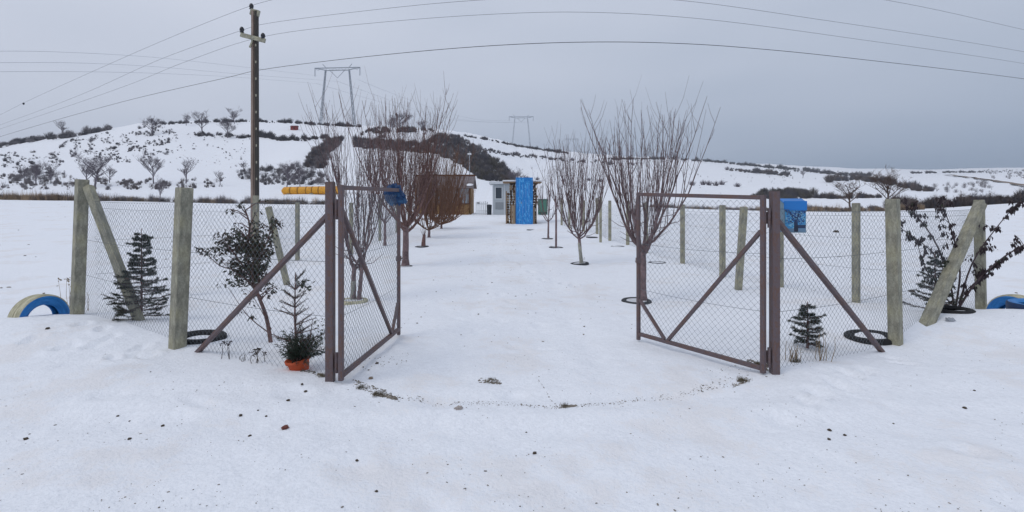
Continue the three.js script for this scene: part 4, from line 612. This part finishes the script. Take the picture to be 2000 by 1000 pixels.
// ------------------------------------------------------------------ far vegetation
function twigBush(seed, n, wd, flat, up = 0.6) {             // unit bush: fan of fine forked twigs, about 1 high and 1 wide
  const r = rng(seed), t = new TB();
  for (let k = 0; k < n; k++) {
    const an = r() * 6.283, sp = Math.pow(r(), 0.7) * 0.55, a = V(Math.cos(an) * sp * 0.45, -0.05, Math.sin(an) * sp * 0.45), hgt1 = (0.45 + r() * 0.55) * (1 - sp * flat), e = V(Math.cos(an) * sp + (r() - 0.5) * 0.15, hgt1, Math.sin(an) * sp + (r() - 0.5) * 0.15), s = V(r() - 0.5, 0, r() - 0.5).normalize().multiplyScalar(wd);
    t.tri(a.clone().sub(s), a.clone().add(s), e);
    for (let q = 0; q < 3; q++) { const o = a.clone().lerp(e, 0.3 + r() * 0.5), e2 = o.clone().add(V((r() - 0.5) * 0.34, 0.05 + r() * 0.3 * up, (r() - 0.5) * 0.34)), s2 = V(r() - 0.5, (r() - 0.5) * 0.6, r() - 0.5).normalize().multiplyScalar(wd * 0.7); t.tri(o.clone().sub(s2), o.clone().add(s2), e2); }
  }
  return t.build();
}
const bushG = [twigBush(1, 90, 0.022, 0.6), twigBush(2, 110, 0.02, 0.8), twigBush(3, 80, 0.024, 0.5)], thinG = [twigBush(5, 34, 0.011, 0.4, 1), twigBush(6, 40, 0.01, 0.3, 1)], grassG = (() => { const r = rng(7), t = new TB(); for (let k = 0; k < 46; k++) { const an = r() * 6.283, a = V((r() - 0.5) * 0.9, -0.05, (r() - 0.5) * 0.5), e = a.clone().add(V((r() - 0.5) * 0.3, 0.45 + r() * 0.55, (r() - 0.5) * 0.2)), s = V(0.014, 0, 0.004); t.tri(a.clone().sub(s), a.clone().add(s), e); } return t.build(); })();
const bushM = std({ color: 0xffffff });
const TONE = { dark: [0.085, 0.083, 0.098], brown: [0.125, 0.102, 0.096], grey: [0.19, 0.178, 0.19], blue: [0.095, 0.095, 0.105], straw: [0.36, 0.27, 0.18], olive: [0.1, 0.092, 0.08] };
function stuff(name, label, category, items, geoms, seed) {  // items: [point, height, width, tone]
  const r = rng(seed); const buckets = geoms.map(() => []); items.forEach((it, i) => buckets[i % geoms.length].push(it));
  const root = new THREE.Group(); root.name = numbered(name); tag(root, label, category, null, 'stuff'); scene.add(root);
  buckets.forEach((b, k) => { if (!b.length) return; const im = new THREE.InstancedMesh(geoms[k], bushM, b.length), m = new THREE.Matrix4(), q = new THREE.Quaternion(), c = new THREE.Color(); b.forEach(([p, h, w, tn], i) => { q.setFromAxisAngle(V(0, 1, 0), r() * 6.283); m.compose(p, q, V(w, h, w)); im.setMatrixAt(i, m); const f = 0.75 + r() * 0.5; c.setRGB(tn[0] * f, tn[1] * f, tn[2] * f); im.setColorAt(i, c); }); im.name = name + '_clump'; im.castShadow = im.receiveShadow = true; im.userData.kind = 'stuff'; root.add(im); });
  return root;
}
function inPoly(x, y, p) { let c = false; for (let i = 0, j = p.length - 1; i < p.length; j = i++) if ((p[i][1] > y) !== (p[j][1] > y) && x < (p[j][0] - p[i][0]) * (y - p[i][1]) / (p[j][1] - p[i][1]) + p[i][0]) c = !c; return c; }
function fillPoly(poly, n, hpx, tone, seed, dmin = 60, dmax) { // plants over a patch of hillside; hpx: height as seen
  const r = rng(seed), out = []; const xs = poly.map(p => p[0]), ys = poly.map(p => p[1]), x0 = Math.min(...xs), x1 = Math.max(...xs), y0 = Math.min(...ys), y1 = Math.max(...ys); let guard = 0;
  while (out.length < n && guard++ < n * 30) { const x = lerp(x0, x1, r()), y = lerp(y0, y1, r()); if (!inPoly(x, y, poly)) continue; const p = G(x, y, dmin); const h = hpx * (0.45 + 0.6 * r() + 0.3 * n2(x * 0.05, y * 0.08 + seed) + (r() < 0.05 ? 0.6 : 0)) / FPX * -p.z; if (h < 0.1 || (hpx < 9 && n2(x * 0.03, y * 0.05 + seed * 2) < -0.25 + 0.5 * r())) continue; out.push([p, h, h * (0.65 + r() * 0.5), Array.isArray(tone[0]) ? tone[Math.floor(r() * tone.length)] : tone]); }
  return out;
}
function hedge(line, n, hpx, tone, seed, dmin = 60, jit = 1.5, gap = true) { const r = rng(seed), out = []; for (let k = 0; k < n; k++) { const f = (k + r()) / n * (line.length - 1), i = Math.min(line.length - 2, Math.floor(f)), t = f - i, x = lerp(line[i][0], line[i + 1][0], t), y = lerp(line[i][1], line[i + 1][1], t) + (r() - 0.5) * jit; const p = line[0].length > 2 ? on(P(x, 0, lerp(line[i][2], line[i + 1][2], t)).x, lerp(line[i][2], line[i + 1][2], t)) : G(x, y, dmin); const ir = n2(x * 0.045 + seed * 3.1, seed) * 0.6 + n2(x * 0.16, seed + 9) * 0.4; if (gap && ir < -0.28 && r() < 0.85) continue; const h = hpx * (0.45 + 0.6 * r() + 0.45 * ir + (r() < 0.08 ? 0.7 : 0)) / FPX * -p.z; if (h <= 0.05) continue; out.push([p, h, h * (0.7 + r() * 0.6), Array.isArray(tone[0]) ? tone[Math.floor(r() * tone.length)] : tone]); } return out; }
const T = TONE;
stuff('thicket', 'dark dense thicket left of the snowy clearing on the hill', 'thicket', fillPoly([[598, 327], [602, 303], [640, 276], [670, 272], [666, 282], [642, 300], [634, 331]], 380, 12, [T.dark, T.brown, T.grey], 1), bushG, 1);
stuff('thicket', 'long dark wood sweeping down the hill behind the cabin', 'wood', [...fillPoly([[688, 274], [760, 276], [830, 280], [852, 264], [900, 268], [932, 290], [975, 318], [1006, 350], [1000, 356], [936, 350], [898, 322], [850, 302], [760, 294], [692, 290]], 1250, 11.5, [T.dark, T.brown, T.dark, T.grey], 2), ...fillPoly([[900, 300], [980, 322], [1006, 352], [1000, 358], [936, 352]], 260, 15, [T.olive, T.dark], 22)], bushG, 2);
stuff('thicket', 'dark scrub patch on the crest beside the big pylon', 'thicket', [...fillPoly([[705, 260], [740, 250], [835, 251], [850, 258], [760, 260]], 200, 7.5, [T.dark, T.brown], 3), ...fillPoly([[705, 264], [740, 259], [770, 266], [765, 270], [710, 270]], 60, 7, T.brown, 33)], bushG, 3);
stuff('hedgerow', 'dark hedgerow along the left end of the hill crest', 'hedge', [...hedge([[-60, 296], [0, 288], [60, 275], [130, 269], [215, 253]], 190, 11, [T.dark, T.grey], 4, 60, 4)], bushG, 4);
stuff('hedgerow', 'thin hedgerow along the middle of the hill crest', 'hedge', [...hedge([[300, 244], [400, 239], [480, 238], [560, 240], [640, 245], [705, 248]], 260, 7.5, [T.dark, T.blue], 5, 60, 2)], bushG, 5);
stuff('hedgerow', 'broken hedge below the crest right of the utility pole', 'hedge', [...hedge([[505, 264], [540, 273], [600, 274], [640, 268]], 130, 9, [T.dark, T.blue], 6, 60, 5), ...hedge([[380, 264], [440, 266], [490, 270]], 70, 8, [T.grey, T.dark], 7, 60, 6)], bushG, 6);
stuff('hillside_scrub', 'sparse bare scrub dotted over the left hillside', 'scrub', [...fillPoly([[130, 275], [220, 258], [330, 258], [340, 300], [280, 318], [160, 318], [80, 310]], 520, 5.2, [T.grey, T.dark, T.grey], 8), ...fillPoly([[330, 262], [480, 262], [480, 330], [320, 320]], 130, 3.5, [T.grey], 9), ...fillPoly([[0, 300], [120, 296], [130, 345], [0, 350]], 180, 6, [T.grey, T.dark], 10), ...fillPoly([[270, 250], [340, 246], [345, 268], [270, 268]], 50, 6, [T.dark, T.grey], 77)], [...bushG, ...thinG], 8);
stuff('hillside_scrub', 'bare grey scrub at the hill foot left of the utility pole', 'scrub', [...fillPoly([[0, 340], [140, 346], [250, 352], [440, 352], [440, 366], [250, 372], [0, 372]], 520, 8.5, [T.grey, T.brown, T.grey], 11), ...fillPoly([[30, 335], [115, 335], [115, 366], [30, 366]], 46, 16, [T.grey], 12, 90)], [...thinG, bushG[1]], 9);
stuff('hillside_scrub', 'bare grey scrub at the hill foot above the yellow pipe', 'scrub', [...fillPoly([[462, 336], [600, 322], [640, 345], [640, 362], [520, 362], [465, 352]], 360, 12, [T.grey, T.grey, T.dark], 13)], [...thinG, bushG[1]], 10);
stuff('dry_reeds', 'brown dry reeds along the far edge of the left field', 'reeds', [...hedge([[-80, 389, 78], [60, 391, 78], [150, 394, 78]], 420, 17, [T.straw, T.straw, T.brown], 14), ...hedge([[150, 394, 78], [400, 400, 80], [650, 404, 80]], 620, 13, [T.straw, T.grey, T.grey, T.brown], 15)], [grassG, thinG[0]], 11);
stuff('dry_reeds', 'grey brown dry reeds along the far edge of the right field', 'reeds', [...hedge([[1230, 0, 78], [1400, 0, 78], [1560, 0, 80], [1740, 0, 82]], 520, 9, [T.straw, T.grey, T.grey], 16), ...hedge([[1560, 0, 80], [1740, 0, 82], [1800, 0, 80]], 220, 13, [T.straw, T.brown], 17)], [grassG, thinG[0]], 12);
stuff('thicket', 'brown bramble thicket along the right field edge', 'thicket', [...hedge([[1740, 0, 86], [1790, 0, 88], [1900, 0, 88], [2000, 0, 84], [2120, 0, 80]], 520, 23, [T.brown, T.dark, T.brown], 18), ...hedge([[1560, 0, 92], [1700, 0, 92], [1780, 0, 90]], 120, 9, [T.brown, T.grey], 19)], bushG, 13);
stuff('thicket', 'dark rounded thicket beyond the mailbox', 'thicket', [...fillPoly([[1468, 388], [1490, 376], [1540, 372], [1590, 380], [1600, 388], [1540, 391]], 240, 13, [T.dark, T.olive], 20), ...hedge([[1590, 387], [1640, 388], [1720, 386]], 90, 11, [T.dark, T.brown], 21)], bushG, 14);
stuff('hedgerow', 'brown hedgerow band crossing the far right slopes', 'hedge', [...hedge([[1618, 352], [1680, 350], [1730, 357], [1790, 370], [1822, 374]], 230, 11, [T.brown, T.dark], 23, 60, 6), ...hedge([[1570, 334], [1640, 342], [1700, 343]], 130, 6.5, [T.blue, T.dark], 24, 60, 3)], bushG, 15);
stuff('hedgerow', 'dark hedge pieces on the slope above the mailbox', 'hedge', [...hedge([[1425, 332], [1470, 337]], 34, 6, [T.dark, T.brown], 25, 60, 4), ...hedge([[1475, 336], [1545, 344]], 70, 8, [T.brown, T.dark], 26, 60, 4), ...hedge([[1500, 331], [1570, 336], [1690, 338]], 60, 3, [T.blue], 27)], bushG, 16);
stuff('far_tree_line', 'blue grey distant tree line on the right skyline', 'tree line', [...hedge([[1180, 312], [1300, 311], [1400, 317], [1490, 327], [1580, 333]], 360, 6, [T.blue], 28, 500, 1.5), ...hedge([[1780, 339], [1840, 338], [1915, 337]], 130, 4.5, [T.blue], 29, 500, 1), ...hedge([[1915, 336], [2000, 334], [2080, 333]], 90, 3, [T.blue, T.grey], 30, 500, 6)], bushG, 17);
stuff('hedgerow', 'dark hedge line along the ridge below the second pylon', 'hedge', [...hedge([[905, 266], [960, 275], [1010, 286], [1065, 294], [1110, 300]], 260, 5, [T.dark, T.blue], 31, 60, 2), ...hedge([[940, 292], [985, 302], [1040, 308], [1110, 316], [1250, 322]], 130, 6, [T.grey, T.dark], 32, 60, 5)], bushG, 18);
stuff('hillside_scrub', 'sparse bare scrub over the slope right of the blue door', 'scrub', [...fillPoly([[1000, 320], [1100, 325], [1300, 335], [1420, 348], [1420, 380], [1050, 372]], 90, 4, [T.grey], 34), ...fillPoly([[1420, 340], [1600, 350], [1620, 366], [1440, 356]], 40, 3, [T.grey], 35), ...fillPoly([[1820, 362], [1930, 356], [1940, 376], [1830, 378]], 60, 10, [T.grey], 36), ...fillPoly([[1930, 336], [2000, 335], [2000, 350], [1940, 350]], 60, 6, [T.grey], 37)], [...thinG], 19);

function bareTree(name, seed, dens, th) {                     // unit-height bare tree, trunk and crown apart
  const r = rng(seed), tk = new TB(), cr = new TB();
  const grow = (a, d, L, rad, lev) => { const n = 3, pts = [a.clone()], rd = [rad]; const p = a.clone(), dd = d.clone(); for (let k = 1; k <= n; k++) { dd.add(V((r() - 0.5) * 0.3, 0.05, (r() - 0.5) * 0.3)).normalize(); p.addScaledVector(dd, L / n); pts.push(p.clone()); rd.push(lerp(rad, rad * 0.55, k / n)); } (lev === 0 ? tk : cr).tube(pts, rd, lev < 2 ? 5 : 3); if (lev >= 4) return; const m = lev === 0 ? dens + 4 : lev === 3 ? dens - 1 : dens; for (let k = 0; k < m; k++) { const f = lev === 0 ? 0.38 + 0.62 * k / m : 0.25 + 0.75 * r(), i = Math.min(n - 1, Math.floor(f * n)), o = pts[i].clone().lerp(pts[i + 1], f * n - i), an = r() * 6.283 , tilt = 0.55 + r() * 0.6; grow(o, V(Math.cos(an) * tilt, 0.75 - 0.4 * tilt, Math.sin(an) * tilt).add(dd.clone().multiplyScalar(0.35)).normalize(), L * (0.48 + r() * 0.24), Math.max(th, rad * 0.45), lev + 1); } };
  grow(V(0, -0.03, 0), V(0, 1, 0), 0.52, 0.024, 0); return [tk.build(), cr.build()];
}
const treeV = [bareTree('', 1, 4, 0.0026), bareTree('', 2, 5, 0.0022), bareTree('', 3, 4, 0.003), bareTree('', 9, 5, 0.0024)];
const protos = {};
function farTree(px, py, topPy, v, label, d, mat = M.barkFar, wide = 1) {
  const p = d ? on(P(px, 0, d).x, d) : G(px, py, 60), h = (EYE + (HZ - topPy) / FPX * -p.z - p.y) / 0.98, key = v + (mat === M.barkFar ? '' : 'b');
  let o; if (!protos[key]) { o = thing('bare_tree', label, 'tree', p, 'bare trees on the slopes'); local(o, 'trunk', treeV[v][0], mat); local(o, 'crown', treeV[v][1], mat); protos[key] = o; } else o = copyOf(protos[key], p, px * 0.7, null, label);
  o.scale.set(h * wide, h, h * wide); o.rotation.y = px * 0.7;
}
farTree(122, 266, 229, 0, 'leftmost bare tree rising from the crest hedgerow');
farTree(297, 264, 219, 1, 'broad bare tree on the crest above the second concrete post', null, M.barkFar, 1.1);
farTree(396, 262, 206, 0, 'largest bare tree on the crest left of the utility pole', null, M.barkFar, 0.95);
farTree(364, 245, 217, 2, 'tiny bare tree just left of the largest crest tree');
farTree(445, 270, 226, 1, 'bare tree below the crest, nearest left of the utility pole');
farTree(458, 242, 207, 3, 'small skyline tree between the largest crest tree and the utility pole');
farTree(780, 258, 208, 1, 'bare tree on the skyline scrub right of the big pylon', null, M.barkFar, 1.1);
farTree(765, 258, 226, 3, 'smaller bare tree leaning against the skyline scrub tree');
farTree(828, 262, 226, 2, 'bare skyline tree above the start of the long wood');
farTree(185, 372, 288, 3, 'tall bare tree behind the corner concrete post', 105, M.barkFar, 1.05);
farTree(168, 372, 296, 0, 'slim bare tree leaning left of the corner concrete post', 108, M.barkFar, 0.75);
farTree(300, 366, 288, 1, 'bare tree with dark trunk between the first two concrete posts', 112, M.barkFar, 0.75);
farTree(311, 394, 338, 2, 'thin dark sapling at the field edge between the concrete posts', 78, M.barkFar, 0.6);
farTree(363, 358, 298, 0, 'bare tree standing right above the second concrete post', 118, M.barkFar, 0.85);
farTree(70, 366, 305, 1, 'bare tree among grey scrub near the left edge', 110, M.barkFar, 0.8);
farTree(100, 366, 312, 3, 'slender bare tree in grey scrub, second from left edge', 112, M.barkFar, 0.7);
farTree(48, 366, 318, 2, 'thin bare tree in grey scrub nearest the left edge', 114, M.barkFar, 0.7);
farTree(214, 372, 318, 2, 'small bare tree just right of the corner concrete post brace', 112, M.barkFar, 0.9);
farTree(430, 358, 328, 0, 'low bare tree at the hill foot midway to the utility pole', 118, M.barkFar, 1.0);
farTree(586, 352, 316, 0, 'bare tree in the scrub left of the dark thicket', 120, M.barkFar, 0.8);
farTree(478, 336, 311, 2, 'small bare tree just left of the utility pole at the hill foot', null, M.barkFar, 1.1);
farTree(560, 350, 308, 3, 'bare tree in the scrub above the yellow pipe', 118, M.barkFar, 0.8);
farTree(1662, 392, 338, 0, 'wide bare tree beyond the third concrete post on the right', 90, M.barkFarBrown, 1.2);
farTree(1736, 392, 314, 1, 'tallest bare tree on the right, above the front concrete post', 90, M.barkFarBrown, 0.95);
farTree(1568, 348, 328, 2, 'small lone bare tree on the slope right of the mailbox');
farTree(1010, 352, 322, 1, 'bare tree at the lower end of the long wood', 130, M.barkFar, 1.2);
// single bushes that can be told apart on the right slopes
{
  const bush = []; const list = [[1352, 362], [1385, 362], [1410, 361], [1440, 366], [1373, 361], [1398, 363], [1030, 350], [1050, 352], [1100, 355], [1150, 353], [1172, 355], [1008, 302], [1040, 306], [1065, 310], [1118, 314], [1140, 316], [1190, 322], [1420, 332]];
  let proto; list.forEach(([px, py], k) => { const p = G(px, py, 60), h = (k < 6 ? 13 : 9) / FPX * -p.z; let o; if (!proto) { o = proto = thing('hill_bush', 'single bare bush standing alone on the snowy slope right of the sheds', 'bush', p, 'single bushes on the right slopes'); local(o, 'twigs', bushG[0], M.barkFar, 'stuff'); } else o = copyOf(proto, p, k); o.scale.set(h * 1.1, h, h * 1.1); });
}
{ // farm track on the far right
  const t = new TB(); let pv; for (let k = 0; k <= 40; k++) { const f = k / 40, px = lerp(1848, 2080, f), py = 342 + 21 * Math.pow(f * 232 / 152, 1.15), p = G(px, py, 150), q = V(0, 0.35, 0); const a = p.clone().add(V(0, 0.4, 2.6)), b = p.clone().add(V(0, 0.4, -2.6)); if (pv) t.quad(pv[0], a, b, pv[1]); pv = [a, b]; }
  const o = solo('farm_track', t.build(), std({ color: 0x7d7166, roughness: 1 }), 'brown farm track curving over the far right field', null, null, 'structure');
}
// ------------------------------------------------------------------ stones, clods and litter on the snow
{
  const mk = (seed) => { const g = new THREE.IcosahedronGeometry(1, 2), p = g.attributes.position, v = V(); for (let i = 0; i < p.count; i++) { v.fromBufferAttribute(p, i); const k = 0.8 + 0.3 * n3(v.x * 1.3 + seed, v.y * 1.3, v.z * 1.3) + 0.1 * n3(v.x * 4, v.y * 4 + seed, v.z * 4); p.setXYZ(i, v.x * k, v.y * k * 0.6, v.z * k * 0.8); } g.computeVertexNormals(); return g; };
  const gs = [mk(1), mk(5), mk(9)];
  const stone = (label, px, py, s, mat, k = 0, group) => { const p = G(px, py); p.y += s * 0.2; const m = solo('stone', gs[k % 3], mat, label, 'stone', group, null, p); m.scale.setScalar(s); m.rotation.y = px; return m; };
  stone('red brown stone lying alone on the snowy lane', 557, 838, 0.032, M.stoneRed, 1);
  stone('tan stone near the foot of the left gate leaf', 724, 743, 0.028, std({ color: 0x8a7b6a }), 2);
  stone('flat grey stone half sunk in the lane before the gate', 896, 800, 0.042, std({ color: 0xa39c98 }), 0);
  stone('dark rock at the left edge of the lane', 50, 857, 0.02, M.dirt, 2);
  stone('dark lump lying on the snow left of the corner tyre', 58, 603, 0.045, M.dirt, 1);
  stone('dark clod before the half buried blue tyre', 93, 667, 0.03, M.dirt, 0);
  stone('grey snow lump near the right corner post', 1856, 650, 0.06, std({ color: 0x9aa0a8 }), 2);
  stone('dark rock behind the third concrete post on the right', 1781, 571, 0.065, M.dirt, 1);
  stone('dark lump in the right field beyond the fence', 1633, 454, 0.16, M.dirt, 0);
  stone('dark stone by the inner foot of the left gate leaf', 736, 716, 0.022, M.dirt, 2);
  const sp = [[253, 821], [230, 813], [318, 838], [563, 789], [504, 808], [520, 816], [590, 763], [597, 768], [294, 736], [697, 900], [253, 867], [1044, 877], [1028, 834], [1903, 768], [1619, 860], [1620, 839], [1745, 826], [735, 955], [488, 852], [1884, 800], [709, 722], [720, 727], [1650, 850], [470, 815]];
  sp.forEach(([px, py], k) => stone('small dark clod of earth lying on the snowy lane', px, py, 0.009 + (k % 4) * 0.003, M.dirt, k, 'small dark clods scattered on the snowy lane'));
  // crumbs of soil and grass: along the sill line of the gate, under the leaves and over the lane
  const r = rng(77), items = []; const add = (x, d, s) => items.push([on(x, d, s * 0.25), s]);
  const line = (a, b, n, sp2, s) => { for (let k = 0; k < n; k++) { const f = r(), px = lerp(a[0], b[0], f), py = lerp(a[1], b[1], f) + (r() - 0.5) * sp2, d = 1600 / (py - 400); add((px - 1000) / 1000 * d, d, s * (0.4 + r() * r() * 1.3)); } };
  line([690, 752], [780, 776], 190, 14, 0.008); line([730, 768], [775, 776], 90, 5, 0.013); line([780, 774], [1010, 786], 200, 12, 0.005); line([1010, 786], [1100, 792], 60, 7, 0.007); line([1095, 791], [1125, 788], 60, 4, 0.012); line([1125, 788], [1350, 765], 190, 9, 0.005); line([1350, 765], [1470, 742], 110, 14, 0.006); line([1430, 757], [1460, 747], 60, 8, 0.011); line([935, 740], [980, 742], 60, 8, 0.011); line([690, 720], [800, 700], 60, 20, 0.007); line([1090, 792], [1050, 735], 46, 2, 0.005); line([1460, 712], [1500, 728], 130, 14, 0.012); line([1380, 735], [1500, 720], 70, 26, 0.006); line([590, 730], [640, 745], 50, 7, 0.013);
  for (let k = 0; k < 1500; k++) { const px = r() * 2000, py = 640 + r() * 400, d = 1600 / (py - 400); if (n2(px * 0.004, py * 0.008) < -0.15 + r() * 0.3) continue; add((px - 1000) / 1000 * d, d, 0.0025 + r() * r() * r() * 0.008); }
  for (let k = 0; k < 260; k++) { const d = 6 + r() * 18, x = (r() - 0.5) * 3.4; add(x, d, 0.006 + r() * r() * 0.016); }
  for (let k = 0; k < 160; k++) { const d = 8 + r() * 40, x = (r() < 0.5 ? -1 : 1) * (d * (0.5 + 0.5 * r())); add(x, d, 0.012 + r() * 0.025); }
  const im = new THREE.InstancedMesh(gs[0], bushM, items.length), m = new THREE.Matrix4(), q = new THREE.Quaternion(), c = new THREE.Color(); items.forEach(([p, s], i) => { q.setFromAxisAngle(V(0, 1, 0), r() * 6.283); m.compose(p, q, V(s * (0.7 + r()), s * 0.7, s * (0.6 + r() * 0.6))); im.setMatrixAt(i, m); const f = 0.7 + r() * 0.8; c.setRGB(0.19 * f, 0.17 * f, 0.145 * f); im.setColorAt(i, c); });
  im.name = numbered('soil_crumbs'); im.castShadow = im.receiveShadow = true; scene.add(im); tag(im, 'crumbs of soil and dead grass strewn over the snow', 'soil', null, 'stuff');
  // tufts of grass where the snow is thin, at the gate sill and post feet
  const tufts = []; for (const [px, py, n, sp2] of [[738, 771, 9, 10], [710, 760, 6, 9], [1485, 722, 16, 12], [1450, 750, 7, 8], [1105, 790, 5, 6], [1140, 505, 3, 8], [958, 741, 5, 10], [630, 744, 5, 8], [1560, 712, 8, 14]]) for (let k = 0; k < n; k++) { const p = G(px + (r() - 0.5) * 2 * sp2, py + (r() - 0.5) * sp2 * 0.6); tufts.push([p, 0.03 + r() * 0.035, 0.05 + r() * 0.04, [0.13, 0.11, 0.07]]); }
  stuff('dead_grass', 'short dead grass tufts poking through snow at the gateway', 'grass', tufts, [grassG], 41);
}
renderer.render(scene, camera);
